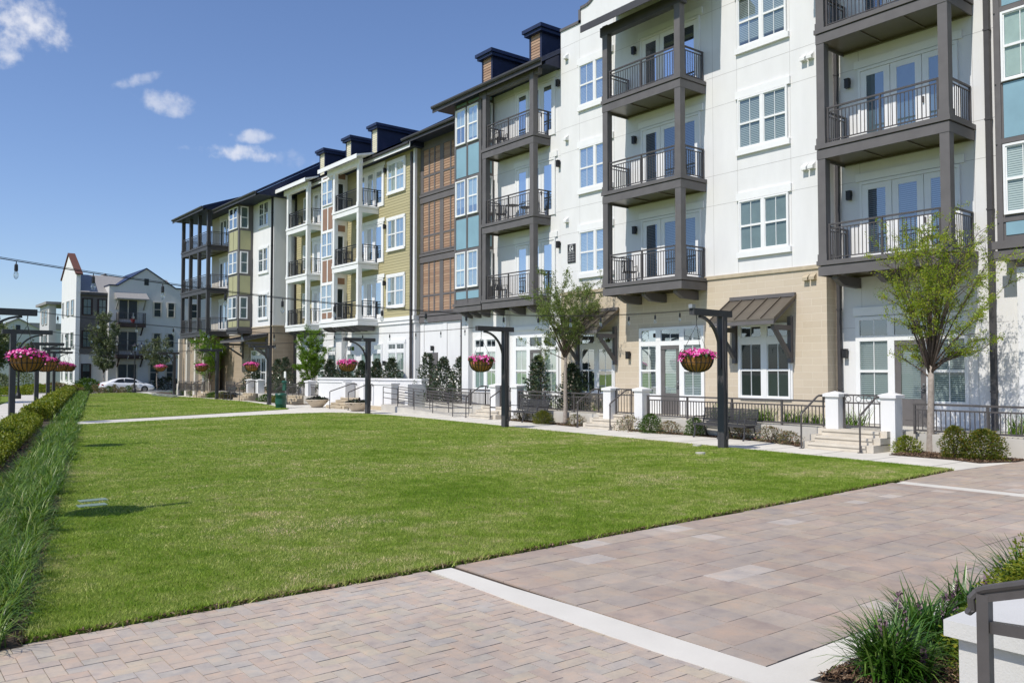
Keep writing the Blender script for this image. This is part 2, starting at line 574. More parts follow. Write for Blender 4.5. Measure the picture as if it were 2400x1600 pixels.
def dup(root, loc, rz=None, label=None, scale=None):
    r = root.copy()
    COL.objects.link(r)
    r.location = loc
    if rz is not None:
        r.rotation_euler = (0, 0, rz)
    if scale:
        r.scale = (scale,) * 3
    if label:
        r['label'] = label
    for ch in list(root.children):
        c = ch.copy()
        COL.objects.link(c)
        c.parent = r
        for g in ch.children:
            e = g.copy()
            COL.objects.link(e)
            e.parent = c
    return r

def facing_x(xw):
    return lambda u, v, w: (xw - w, u, v)

def facing_y(yw):
    return lambda u, v, w: (u, yw - w, v)

def sheet(name, poly, z, mat, thick=.05, **props):
    m = MB()
    m.prism(poly, z - thick, z)
    return m.build(name, mat, None, **props)

# ------------------------------------------------------------------ ground, lawns, walks and beds
STR = dict(kind='structure')
sheet('ground', [(-400, -120), (500, -120), (500, 700), (-400, 700)], -.10, 'lawn', .05, **STR)

def lawn_left(y):          # left edge of the lawn, along the border grass
    return 1.05 + .207 * (y - 7.25)

LAWN_NEAR = [(1.05, 7.27), (2.84, 7.31), (4.75, 7.35), (7.3, 7.47), (10.8, 7.58), (15.1, 7.8), (17.75, 7.95), (18.02, 8.1), (18.25, 11), (18.55, 16), (18.85, 22), (19.25, 27), (19.6, 32), (19.62, 34.2), (19.3, 36.6), (18.4, 38.1), (16.9, 38.3), (14.7, 37.95), (10.6, 36.7), (6.85, 35.55)]
LAWN_FAR = [(7.36, 37.9), (11, 39.3), (15, 41.2), (18.3, 42.8), (18.75, 43.6), (19.3, 46.5), (20.1, 50.6), (20.7, 54.5), (20.85, 60), (20.8, 70), (20.9, 79), (21.2, 84), (20.4, 85.6), (17.5, 84.5), (16.6, 82.6)]
sheet('lawn', LAWN_NEAR, .02, 'lawn', .08, **STR)
sheet('lawn', LAWN_FAR, .02, 'lawn', .08, **STR)
sheet('sidewalk', [(17.6, 7.95), (18.9, 7.9), (19.55, 7.8), (20.7, 7.75), (21.6, 7.75), (22.5, 30), (24, 40), (24.2, 75), (23.5, 90), (17.6, 88), (17.6, 80), (10.5, 41), (7.15, 37.75), (6.75, 35.7), (12, 35)], -.004, 'concrete_walk', .05, **STR)
# scored joints across the walk
m = MB()
for i in range(52):
    y = 8.6 + i * 1.5
    x0 = 17.9 + .045 * (y - 8)
    m.box(x0, x0 + 3.4, y - .008, y + .008, -.02, -.0015)
m.build('sidewalk_joint', 'sidewalk_joint', None, kind='structure')
# far left walkway with its control joints
def wl(y):
    return 4.55 + .2 * (y - 37)
sheet('walkway', [(wl(0) - 1.95, 0), (wl(0), 0), (wl(86), 86), (wl(86) + 3.5, 90), (wl(86) - 6, 90), (wl(80) - 2.1, 80)], -.004, 'concrete_walk', .05, **STR)
m = MB()
for i in range(42):
    y = 4 + i * 2.0
    m.box(wl(y) - 1.98, wl(y) - .02, y - .03, y + .03, -.02, -.0015)
m.build('walkway_joint', 'sidewalk_joint', None, kind='structure')
# street beyond the lawns
sheet('street', [(-40, 86.8), (120, 86.8), (120, 91.6), (-40, 91.6)], -.03, 'asphalt', .05, **STR)
m = MB()
m.box(-40, 120, 86.6, 86.79, -.1, .08)
m.box(-40, 120, 91.61, 91.8, -.1, .08)
m.build('kerb', 'concrete_walk', None, kind='structure')

# pavers: small bricks left of the white band, big slabs right of it
sheet('paving_bed', [(-3, 1), (24, 1), (24, 7.8), (17.95, 7.9), (10.8, 7.53), (4.75, 7.3), (-3, 7.2)], -.014, 'soil', .05, **STR)
rnd = random.Random(5)
def edge_y(x):
    return float(np.interp(x, [1.05, 2.84, 4.75, 7.3, 10.8, 15.1, 17.75, 18.1, 22], [7.27, 7.31, 7.35, 7.47, 7.58, 7.8, 7.95, 7.9, 7.75])) - .012

def paver(m, x0, x1, y0, y1, g=.0025):
    z = rnd.uniform(-.0025, .0015)
    m.box(x0 + g, x1 - g, y0 + g, y1 - g, -.03, z)
m = MB()
a = .118
for i in range(-40, 60):                                   # herringbone of two-to-one bricks
    for j in range(-40, 90):
        k = (i - j) % 4
        x, y = i * a, 1.4 + j * a
        if x < -1.4 or x > 4.72 or y < 1.4 or y > 7.3:
            continue
        if k == 0:
            q = (x, x + 2 * a, y, y + a)
        elif k == 2:
            q = (x, x + a, y - a, y + a)
        else:
            continue
        q = (q[0], min(q[1], 4.66), q[2], min(q[3], edge_y(x)))
        if q[1] - q[0] > .03 and q[3] - q[2] > .03:
            paver(m, *q)
m.build('brick_paving', 'paver_small', None, kind='structure')
m = MB()
y = 3.52
while y < 8.0:
    h = rnd.choice((.27, .33, .40, .40))
    x = 5.02 + rnd.uniform(-.3, 0)
    while x < 22:
        w = rnd.choice((.27, .33, .40, .40, .46))
        x0, x1 = max(x, 5.02), x + w
        if 15.05 <= x0 < 15.38:
            x0 = 15.38
        y1 = min(y + h, edge_y(x) + (0 if x < 18 else 0.0))
        if x1 - x0 > .04 and y1 - y > .03 and not (15.05 < x < 15.38 and x + w < 15.42):
            paver(m, x0, min(x1, 15.05) if x0 < 15.05 else x1, y, y1)
            if x0 < 15.05 and x1 > 15.42:
                paver(m, 15.38, x1, y, y1)
        x += w
    y += h
m.build('slab_paving', 'paver_large', None, kind='structure')
m = MB()
pr = [(4.685, 7.28), (4.64, 6.0), (4.63, 5.0), (4.64, 4.2), (4.69, 3.3), (4.8, 2.0), (5.3, 2.0), (5.02, 3.18), (6.5, 3.18), (22, 3.18), (22, 3.5), (5.01, 3.5), (5.0, 4.2), (4.985, 5.3), (4.94, 6.3), (4.93, 7.28)]
m.prism(pr, -.04, .003)
m.build('concrete_band', 'concrete_walk', None, kind='structure')
m = MB()
m.prism([(15.07, 3.52), (15.38, 3.52), (15.38, 7.72), (15.07, 7.70)], -.04, .003)
m.build('concrete_band', 'concrete_walk', None, kind='structure')

# mulch beds with loose chips
BEDS = [[(20.0, 10.4), (20.0, 8.9), (19.75, 8.2), (20.65, 7.8), (21.4, 7.8), (21.5, 10.4)],
        [(20.15, 13.05), (20.45, 13.4), (20.9, 14.8), (21.0, 17.3), (20.9, 18.4), (21.0, 20.2), (21.9, 20.2), (21.55, 13.05)],
        [(20.95, 22.9), (21.15, 24.2), (21.4, 26.9), (21.6, 28), (22.8, 28), (22.6, 22.9)],
        [(21.0, 48), (22.2, 48), (22.6, 57), (22.6, 72), (23.8, 74), (23.8, 86), (22.6, 86), (22.0, 72), (21.9, 60)],
        [(5.12, 3.16), (5.7, 2.0), (7, 0), (14, 0), (16, 3.16)]]
rng = np.random.default_rng(3)
def in_poly(px, py, poly):
    ins = np.zeros(len(px), bool)
    n = len(poly)
    for i in range(n):
        x0, y0 = poly[i]
        x1, y1 = poly[(i + 1) % n]
        if y0 == y1:
            continue
        c = ((y0 > py) != (y1 > py)) & (px < (x1 - x0) * (py - y0) / (y1 - y0) + x0)
        ins ^= c
    return ins

def scatter(poly, n):
    xs = [p[0] for p in poly]
    ys = [p[1] for p in poly]
    px = rng.uniform(min(xs), max(xs), n)
    py = rng.uniform(min(ys), max(ys), n)
    k = in_poly(px, py, poly)
    return px[k], py[k]

def flakes(px, py, pz, sl, sw, tilt=.5):
    n = len(px)
    a = rng.uniform(0, 6.283, n)
    t = rng.normal(0, tilt, n)
    d = np.stack([np.cos(a) * np.cos(t), np.sin(a) * np.cos(t), np.sin(t)], 1)
    e = np.stack([-np.sin(a), np.cos(a), rng.normal(0, tilt, n)], 1)
    c = np.stack([px, py, pz], 1)
    L = (sl * rng.uniform(.5, 1.3, n))[:, None]
    Wd = (sw * rng.uniform(.6, 1.4, n))[:, None]
    return np.stack([c - d * L - e * Wd, c + d * L - e * Wd, c + d * L + e * Wd, c - d * L + e * Wd], 1)
ch = []
for i, b in enumerate(BEDS):
    sheet('mulch_bed', b, .012, 'soil', .06, **STR)
    dens = (1500, 1200, 700, 60, 2600)[i]
    xs = [p[0] for p in b]
    ys = [p[1] for p in b]
    if i == 4:
        px, py = scatter([(5.1, 3.16), (5.7, 1.8), (8, 1.8), (8.6, 3.16)], 60000)
    else:
        px, py = scatter(b, int(dens * (max(xs) - min(xs)) * (max(ys) - min(ys))))
    k = 1.0 if i == 4 else 1.3
    ch.append(flakes(px, py, rng.uniform(.012, .045, len(px)), .019 * k, .0045 * k))
npmesh('mulch_chips', np.concatenate(ch), 4, 'mulch_chip', None, kind='stuff', label='brown wood mulch chips spread over the planting beds', category='mulch')
sheet('mulch_strip', [(lawn_left(7) - 2.6, 7.2), (lawn_left(7.2) - .02, 7.2), (lawn_left(35.3) - .05, 35.3), (lawn_left(35.3) - 2.5, 35.3)], .006, 'soil', .05, **STR)
sheet('mulch_strip', [(lawn_left(35.3) - 2.5, 35.3), (lawn_left(35.3) - .3, 35.3), (lawn_left(37.9) - .3, 37.9), (lawn_left(88) - .1, 88), (lawn_left(88) - 2.3, 88)], .006, 'soil', .05, **STR)
px, py = scatter([(lawn_left(7.2) - 2.6, 7.2), (lawn_left(7.2), 7.2), (lawn_left(30), 30), (lawn_left(30) - 2.5, 30)], 40000)
npmesh('mulch_chips', flakes(px, py, rng.uniform(.008, .035, len(px)), .026, .007), 4, 'mulch_chip', None, kind='stuff', label='brown wood mulch between the hedge and the border grass', category='mulch')

# ------------------------------------------------------------------ grass blades
def blades(px, py, h, w, lean, z=.015):
    n = len(px)
    a = rng.uniform(0, 6.283, n)
    b = rng.uniform(0, 6.283, n)
    hh = h * rng.uniform(.55, 1.25, n)
    ww = w * rng.uniform(.6, 1.3, n)
    l = hh * np.abs(rng.normal(0, lean, n))
    base = np.stack([px, py, np.full(n, z)], 1)
    s = np.stack([np.cos(a) * ww, np.sin(a) * ww, np.zeros(n)], 1)
    tip = base + np.stack([np.cos(b) * l, np.sin(b) * l, hh], 1)
    return np.stack([base - s, base + s, tip], 1)
parts = []
for y0, y1, n, h, w in ((7.2, 9.5, 170000, .030, .0040), (9.5, 13, 150000, .030, .0055), (13, 19, 120000, .030, .008), (19, 38.4, 120000, .028, .014)):
    px = rng.uniform(0.9, 20.2, n)
    py = rng.uniform(y0, y1, n)
    k = in_poly(px, py, LAWN_NEAR)
    parts.append(blades(px[k], py[k], h, w, .8))
px = rng.uniform(7, 21.5, 60000)
py = rng.uniform(37.5, 86, 60000)
k = in_poly(px, py, LAWN_FAR)
parts.append(blades(px[k], py[k], .028, .03, .7))
# ragged overhanging fringe along the paving
n = 9000
ey = rng.uniform(7.4, 35.3, 9000)
parts.append(blades(1.05 + .207 * (ey - 7.25) + rng.normal(.02, .05, 9000), ey, .05, .009, .9, 0.0))
px = rng.uniform(1.05, 17.9, n)
py = np.array([edge_y(x) for x in px]) + rng.normal(.055, .03, n)
parts.append(blades(px, py, .065, .006, .9, 0.0))
allb = np.concatenate(parts)
bx_, by_ = allb[:, 0, 0], allb[:, 0, 1]
keep = np.ones(len(allb), bool)
for cx_, cy_ in ((2.98, 14.45), (2.86, 13.92)):
    keep &= ~((abs(bx_ - cx_) < .215) & (abs(by_ - cy_) < .135))
allb = allb[keep]
npmesh('lawn_grass', allb, 3, 'turf', None, kind='stuff', label='short mown green grass covering both lawns', category='grass')
px = rng.uniform(1.0, 17.9, 5000)
py = np.array([edge_y(x) for x in px]) + rng.normal(.03, .018, 5000)
npmesh('grass_clippings', flakes(px, py, rng.uniform(.005, .03, 5000), .018, .006), 4, 'mulch_chip', None, kind='stuff', label='dry clippings and soil along the lawn edge by the paving', category='clippings')

def arching(cx, cy, nb, L, w, spread, z0=.01, base_r=.07, droop=1.0, azim=None):
    """arching strap leaves from clump centres: each blade is a bent strip of four quads joined as one island per quad strip"""
    n = len(cx) * nb
    X = np.repeat(cx, nb) + rng.normal(0, base_r, n)
    Y = np.repeat(cy, nb) + rng.normal(0, base_r, n)
    a = rng.uniform(0, 6.283, n)
    le = L * rng.uniform(.55, 1.15, n) * np.repeat(rng.uniform(.68, 1.18, len(cx)), nb)
    th0 = rng.uniform(.75, 1.5, n)
    bend = rng.uniform(.6, 1.9, n) * droop * spread
    K = 4
    pts = []
    x, y, z = np.zeros(n), np.zeros(n), np.zeros(n)
    th = th0.copy()
    for k in range(K + 1):
        wk = w * (1 - (k / K) ** 1.6 * .93)
        pts.append((x.copy(), z.copy(), np.full(n, wk)))
        st = le / K
        x += np.cos(th) * st
        z += np.sin(th) * st
        th -= bend / K
    V = np.zeros((n, (K + 1) * 2, 3), np.float32)
    ca, sa = np.cos(a), np.sin(a)
    for k, (r, zz, wk) in enumerate(pts):
        for q, sgn in ((0, -1), (1, 1)):
            V[:, 2 * k + q, 0] = X + ca * r - sa * wk * sgn
            V[:, 2 * k + q, 1] = Y + sa * r + ca * wk * sgn
            V[:, 2 * k + q, 2] = np.maximum(z0 + zz, .012)
    return V, K

def strips(name, sets, mat, parent=None, **props):
    o = ORG.get(parent.name, Vector((0, 0, 0))) if parent else Vector((0, 0, 0))
    vs, fs, base = [], [], 0
    for V, K in sets:
        n, m_, _ = V.shape
        vs.append(V.reshape(-1, 3) - np.array((o.x, o.y, o.z), np.float32))
        idx = base + np.arange(n)[:, None] * m_
        for k in range(K):
            fs.append(np.concatenate([idx + 2 * k, idx + 2 * k + 1, idx + 2 * k + 3, idx + 2 * k + 2], 1))
        base += n * m_
    v = np.concatenate(vs).astype(np.float32)
    f = np.concatenate(fs).astype(np.int32)
    me = bpy.data.meshes.new(name)
    me.vertices.add(len(v))
    me.vertices.foreach_set('co', v.reshape(-1))
    me.loops.add(len(f) * 4)
    me.loops.foreach_set('vertex_index', f.reshape(-1))
    me.polygons.add(len(f))
    me.polygons.foreach_set('loop_start', np.arange(0, len(f) * 4, 4, dtype=np.int32))
    me.update()
    me.materials.append(MAT[mat])
    ob = bpy.data.objects.new(name, me)
    COL.objects.link(ob)
    if parent:
        ob.parent = parent
    for k, vv in props.items():
        ob[k] = vv
    return ob

# border of arching grass between the mulch and the lawn
sets = []
for y0, y1, dy, nb, w, L in ((6.9, 12, .23, 85, .0050, .50), (12, 20, .26, 60, .0068, .50), (20, 35.2, .32, 40, .010, .50), (38.2, 88, .42, 24, .017, .48)):
    ys = np.arange(y0, y1, dy)
    for off in (-.27, -.55, -.83):
        cy = ys + rng.normal(0, .07, len(ys))
        cx = 1.05 + .207 * (cy - 7.25) + off - (.1 if y0 > 37 else 0) + rng.normal(0, .085, len(ys))
        keep = cy > 7.15 - off * .2
        sets.append(arching(cx[keep], cy[keep], nb, L, w, 1.45, base_r=.045))
strips('border_grass', sets, 'blade', None, kind='stuff', label='long arching border grass along the left edge of the lawn', category='ornamental grass')

def hedge_leaves(y0, y1, n, off0, off1, h, size):
    cy = rng.uniform(y0, y1, n)
    o = rng.uniform(off0, off1, n)
    u = (o - (off0 + off1) / 2) / ((off1 - off0) / 2)
    top = h * (1 - .35 * u * u) * (1 + .16 * np.sin(cy * 5.1) + .1 * np.sin(cy * 2.3 + 1))
    cz = top * np.sqrt(rng.uniform(.03, 1, n)) + rng.exponential(.03, n)
    cx = 1.05 + .207 * (cy - 7.25) + o
    return flakes(cx, cy, cz, size, size * .38, 1.0)
hd = thing('hedge', 'yellow green clipped hedge beside the left walkway, behind the border grass', 'hedge', (1.2, 16, 0))
npmesh('foliage', np.concatenate([hedge_leaves(6.6, 14, 30000, -2.4, -1.3, .50, .019), hedge_leaves(14, 35.2, 52000, -2.4, -1.3, .5, .027)]), 4, 'hedge_leaf', hd)
hd = thing('hedge', 'yellow green hedge far down the left walkway past the crossing path', 'hedge', (11, 60, 0))
npmesh('foliage', hedge_leaves(38.5, 88, 50000, -2.3, -1.2, .62, .05), 4, 'hedge_leaf', hd)

# ------------------------------------------------------------------ the long apartment building
B = thing('apartment_building', 'long four storey apartment row in white stucco, blue, brown and olive cladding with stacked balconies', 'building', (24, 40, 0))
ZB = (4.83, 8.25, 11.67)               # underside of the balconies, floor by floor

def xbox(m, x0, x1, y0, y1, z0, z1):
    m.box(x0, x1, y0, y1, z0, z1)

def wall(name, mat, x0, x1, y0, y1, z0, z1):
    m = MB()
    m.box(x0, x1, y0, y1, z0, z1)
    return m.build(name, mat, B)

def lap(name, mat, tf, u0, u1, v0, v1, step=.16, d=.022):
    """lapped boards as a saw-tooth, each board its own island"""
    m = MB(tf)
    v = v0
    while v < v1 - .02:
        t = min(v + step, v1)
        m.add([(u0, v, 0), (u1, v, 0), (u1, v, d), (u0, v, d), (u1, t, .004), (u0, t, .004)], [(0, 1, 2, 3), (3, 2, 4, 5)])
        v += step
    return m.build(name, mat, B)

WR = random.Random(12)

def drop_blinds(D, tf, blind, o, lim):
    """blinds pulled only part of the way down: the strip below is a sheet coloured dark for the unlit room"""
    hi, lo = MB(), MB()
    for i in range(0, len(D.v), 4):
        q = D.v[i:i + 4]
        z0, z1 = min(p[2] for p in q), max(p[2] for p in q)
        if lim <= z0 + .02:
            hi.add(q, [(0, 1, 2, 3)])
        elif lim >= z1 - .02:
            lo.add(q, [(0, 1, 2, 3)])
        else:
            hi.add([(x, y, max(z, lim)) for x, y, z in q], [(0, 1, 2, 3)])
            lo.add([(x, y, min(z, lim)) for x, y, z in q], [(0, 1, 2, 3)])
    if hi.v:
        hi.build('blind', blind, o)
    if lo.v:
        lo.build('dark_backing', 'dark_room', o)
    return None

def window(par, tf, u0, u1, v0, v1, n=2, mull=.12, mun=True, rows=None, blind='blind_mid', frame='white_trim', glass='glass', lintel=0, sill=0, cas=.0, trans=None, name='window', split=True, mapcol=None):
    """frame with n sashes side by side; trans = height where a transom row starts; panes and blinds are its sub-parts"""
    F, G, D, T, TD_ = MB(tf), MB(tf), MB(tf), MB(tf), MB(tf)
    j = .055
    F.box(u0, u0 + j, v0, v1, 0, .085)
    F.box(u1 - j, u1, v0, v1, 0, .085)
    F.box(u0 + j, u1 - j, v1 - j, v1, 0, .084)
    F.box(u0 + j, u1 - j, v0, v0 + j, 0, .084)
    w = (u1 - u0 - 2 * j - (n - 1) * mull) / n
    tops = [(v0 + j, (trans - .1 if trans else v1 - j), True)]
    if trans:
        F.box(u0 + j, u1 - j, trans - .1, trans + .1, 0, .075)
        tops.append((trans + .1, v1 - j, False))
    for i in range(n):
        a0 = u0 + j + i * (w + mull)
        a1 = a0 + w
        if i < n - 1:
            F.box(a1, a1 + mull, v0 + j, v1 - j, 0, .08)
        for b0, b1, sash in tops:
            s = .03
            F.box(a0, a0 + s, b0, b1, 0, .06)
            F.box(a1 - s, a1, b0, b1, 0, .06)
            F.box(a0 + s, a1 - s, b0, b0 + s, 0, .059)
            F.box(a0 + s, a1 - s, b1 - s, b1, 0, .059)
            if sash and split:
                md = (b0 + b1) / 2
                F.box(a0 + s, a1 - s, md - .032, md + .032, 0, .066)
            if mun:
                F.box((a0 + a1) / 2 - .009, (a0 + a1) / 2 + .009, b0 + s, b1 - s, 0, .052)
            (G if sash else T).add([(a0 + s, b0 + s, .046), (a1 - s, b0 + s, .046), (a1 - s, b1 - s, .046), (a0 + s, b1 - s, .046)], [(0, 1, 2, 3)])
            (D if sash else TD_).add([(a0 + s, b0 + s, .006), (a1 - s, b0 + s, .006), (a1 - s, b1 - s, .006), (a0 + s, b1 - s, .006)], [(0, 1, 2, 3)])
    if lintel:
        F.box(u0 - .1, u1 + .1, v1 + .01, v1 + .01 + lintel, 0, .075)
    if sill:
        F.box(u0 - .08, u1 + .08, v0 - sill, v0 - .002, 0, .10)
    if cas:
        F.box(u0 - cas, u0 - .001, v0, v1 + .005, 0, .05)
        F.box(u1 + .001, u1 + cas, v0, v1 + .005, 0, .05)
    o = F.build(name, frame, par)
    G.build('pane', glass, o)
    if blind.startswith('blind') or blind.startswith('curtain_g'):
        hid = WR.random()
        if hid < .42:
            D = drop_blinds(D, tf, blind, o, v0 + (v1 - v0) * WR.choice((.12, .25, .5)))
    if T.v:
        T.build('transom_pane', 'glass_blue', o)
        TD_.build('dark_backing', 'dark_room', o)  # dark sheet added behind the transom so its pane reflects bluer
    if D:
        D.build('blind', blind, o)  # given dark_room, this sheet is painted room darkness, not a blind
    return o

def balcony_doors(par, tf, u0, u1, zf, blind='blind_dark', lamp=None, ng=3, top=2.44):
    """a run of glazed doors in one white frame"""
    F, G, D, H = MB(tf), MB(tf), MB(tf), MB(tf)
    v1 = zf + top
    F.box(u0, u1, v1 - .09, v1, 0, .07)
    w = (u1 - u0 - .12) / ng
    F.box(u0, u0 + .07, zf, v1 - .09, 0, .07)
    F.box(u1 - .07, u1, zf, v1 - .09, 0, .07)
    F.box(u0 - .12, u1 + .12, v1 + .02, v1 + .25, 0, .06)
    for i in range(ng):
        a0 = u0 + .07 + i * w
        a1 = a0 + w - .02
        g0, g1 = (a0 + a1) / 2 - w * .29, (a0 + a1) / 2 + w * .29
        F.box(a0, g0, zf + .01, v1 - .1, 0, .045)
        F.box(g1, a1, zf + .01, v1 - .1, 0, .045)
        F.box(g0, g1, zf + .01, zf + .26, 0, .045)
        F.box(g0, g1, v1 - .26, v1 - .1, 0, .045)
        G.add([(g0, zf + .26, .035), (g1, zf + .26, .035), (g1, v1 - .26, .035), (g0, v1 - .26, .035)], [(0, 1, 2, 3)])
        D.add([(g0, zf + .26, .006), (g1, zf + .26, .006), (g1, v1 - .26, .006), (g0, v1 - .26, .006)], [(0, 1, 2, 3)])
    H.box(u0 + .07 + w - .07, u0 + .07 + w - .03, zf + .95, zf + 1.12, .045, .10)
    o = F.build('balcony_door', 'white_trim', par)
    G.build('pane', 'glass_blue', o)
    D.build('blind', blind, o)
    H.build('handle', 'dark_metal', o)
    if lamp is not None:
        wall_lamp(tf, lamp, zf + 2.05)
    return o

def wall_lamp(tf, u, v):
    m = MB(tf)
    m.box(u - .05, u + .05, v + .02, v + .14, 0, .05)
    m.box(u - .065, u + .065, v - .1, v + .16, .05, .18)
    m.box(u - .075, u + .075, v + .16, v + .18, .04, .19)
    return m.build('wall_lamp', 'black_metal', B)

def vent(tf, u, v, mat='white_shell'):
    m = MB(tf)
    m.box(u - .1, u + .1, v - .1, v + .12, 0, .03)
    m.add([(u - .09, v - .09, .03), (u + .09, v - .09, .03), (u + .09, v + .1, .03), (u - .09, v + .1, .03), (u - .09, v - .09, .17), (u + .09, v - .09, .17), (u + .09, v + .0, .17), (u - .09, v + .0, .17)],
          [(0, 1, 5, 4), (1, 2, 6, 5), (2, 3, 7, 6), (3, 0, 4, 7), (4, 5, 6, 7)])
    return m.build('vent', mat, B)

def rail_run(m, p, q, zf, posts=True, gap=.115, h=1.07):
    """metal guard rail from p to q (x, y) standing on height zf"""
    p, q = Vector((p[0], p[1], 0)), Vector((q[0], q[1], 0))
    L = (q - p).length
    d = (q - p) / L
    def P(t, z):
        v = p + d * t
        return (v.x, v.y, zf + z)
    m.bar(P(0, h - .02), P(L, h - .02), .06, .045)
    m.bar(P(0, h - .14), P(L, h - .14), .03, .03)
    m.bar(P(0, .09), P(L, .09), .03, .03)
    n = max(1, round(L / 1.75))
    for i in range(n + 1):
        t = min(max(L * i / n, .03), L - .03)
        m.bar(P(t, 0), P(t, h - .03), .05, .05)
    k = max(2, round(L / gap))
    for i in range(1, k):
        t = L * i / k
        m.bar(P(t, .09), P(t, h - .14), .018, .018)

def balcony(xf, xw, y0, y1, zb, mat='grey_paint', sof='bronze_panel', ptop=None, pw=.25, rail='dark_metal', near=True, far=True, label=None, joists=True, side_wall=(True, True)):
    m = MB()
    m.box(xf + .05, xw, y0 + .05, y1 - .05, zb + .12, zb + .40)
    m.box(xf, xf + .045, y0, y1, zb, zb + .27)
    m.box(xf - .035, xf + .045, y0 - .035, y1 + .035, zb + .30, zb + .43)
    for ya, yb, s in ((y0, y0 + .045, -1), (y1 - .045, y1, 1)):
        m.box(xf + .046, xw, ya, yb, zb, zb + .27)
        m.box(xf + .046, xw, ya - (.035 if s < 0 else 0), yb + (.035 if s > 0 else 0), zb + .30, zb + .429)
    o = m.build('balcony', mat, B)
    if label:
        o['label'] = label
    m = MB()
    m.box(xf + .05, xw - .002, y0 + .05, y1 - .05, zb + .075, zb + .118)
    if joists:
        for k in (1, 2):
            yy = y0 + (y1 - y0) * k / 3
            m.box(xf + .06, xw - .002, yy - .03, yy + .03, zb + .045, zb + .0745)
        m.box(xw - .09, xw - .004, y0 + .06, y1 - .06, zb + .02, zb + .0745)
    m.build('soffit', sof, o)
    zf = zb + .43
    pt = ptop if ptop else zb + 3.42
    for flag, ya in ((near, y0 + .01), (far, y1 - pw - .01)):
        if flag:
            m = MB()
            m.box(xf + .012, xf + .012 + pw, ya, ya + pw, zf, pt)
            m.box(xf - .008, xf + .032 + pw, ya - .02, ya + pw + .02, zf + .001, zf + .20)
            m.build('post', mat, o)
    m = MB()
    a, b = y0 + (pw + .04 if near else .1), y1 - (pw + .04 if far else .1)
    rail_run(m, (xf + .1, a), (xf + .1, b), zf)
    rail_run(m, (xf + pw + .05, y0 + .09), (xw - .03, y0 + .09), zf)
    rail_run(m, (xf + pw + .05, y1 - .09), (xw - .03, y1 - .09), zf)
    m.build('railing', rail, o)
    return o

def brackets(xf, xw, ys, z, mat='warm_grey'):
    for y in ys:
        m = MB()
        m.add([(xf, y - .09, z), (xf, y + .09, z), (xw, y + .09, z), (xw, y - .09, z), (xf, y - .09, z - .10), (xf, y + .09, z - .10), (xf + .35, y + .09, z - .27), (xf + .35, y - .09, z - .27), (xw, y + .09, z - .30), (xw, y - .09, z - .30)],
              [(0, 1, 2, 3), (0, 4, 5, 1), (4, 7, 6, 5), (7, 9, 8, 6), (2, 8, 9, 3), (0, 3, 9, 7, 4), (1, 5, 6, 8, 2)])
        m.build('bracket', mat, B)

def panel(tf, mat, a, b, c, d):
    m = MB(tf)
    m.box(a, b, c, d, 0, .018)
    m.build(mat, mat, B)

def pipe(x, y, z0, z1, w=.12, mat='dark_paint', shoe=0):
    m = MB()
    m.box(x - w / 2, x + w / 2, y - w / 2, y + w / 2, z0, z1)
    for z in np.arange(z0 + 1.0, z1, 2.4):
        m.box(x - w / 2 - .012, x + w / 2 + .012, y - w / 2 - .012, y + w / 2 + .012, z, z + .05)
    return m.build('downpipe', mat, B)

def roof_slab(name, mat, x0, z0, x1, z1, y0, y1, t=.16, seams=0, fascia=None, gutter=None, soffit=None):
    m = MB()
    m.add([(x0, y0, z0), (x0, y1, z0), (x1, y1, z1), (x1, y0, z1), (x0, y0, z0 - t), (x0, y1, z0 - t), (x1, y1, z1 - t), (x1, y0, z1 - t)],
          [(0, 1, 2, 3), (4, 7, 6, 5), (0, 4, 5, 1), (1, 5, 6, 2), (2, 6, 7, 3), (3, 7, 4, 0)])
    if seams:
        n = int((y1 - y0) / seams)
        for i in range(n + 1):
            y = y0 + (y1 - y0) * i / n
            m.bar((x0 + .02, y, z0 + .025), (x1, y, z1 + .025), .03, .05)
    o = m.build(name, mat, B)
    if name == 'roof':
        q = MB()
        q.add([(x0 + .25, y0 + .04, z0 - t - .02), (x1, y0 + .04, z0 - t - .02), (x1, y0 + .04, z1 - t - .01), (x0 + .25, y0 + .04, z0 - t + .1), (x0 + .25, y1 - .04, z0 - t - .02), (x1, y1 - .04, z0 - t - .02), (x1, y1 - .04, z1 - t - .01), (x0 + .25, y1 - .04, z0 - t + .1)], [(0, 1, 2, 3), (4, 7, 6, 5), (0, 3, 7, 4), (1, 5, 6, 2), (0, 4, 5, 1)])
        q.build('gable_end', 'shade_navy_siding', o)
    if fascia:
        f = MB()
        f.box(x0 - .03, x0 - .001, y0 - .02, y1 + .02, z0 - t - .14, z0 + .02)
        f.build('fascia', fascia, o)
    if gutter:
        g = MB()
        g.prism([(x0 - .15, z0 + .0), (x0 - .15, z0 - .07), (x0 - .11, z0 - .13), (x0 - .031, z0 - .13), (x0 - .031, z0 - .0)], 0, 1)
        g.v = [(x, y0 + z * (y1 - y0), y) for x, y, z in g.v]
        g.build('gutter', gutter, o)
    return o

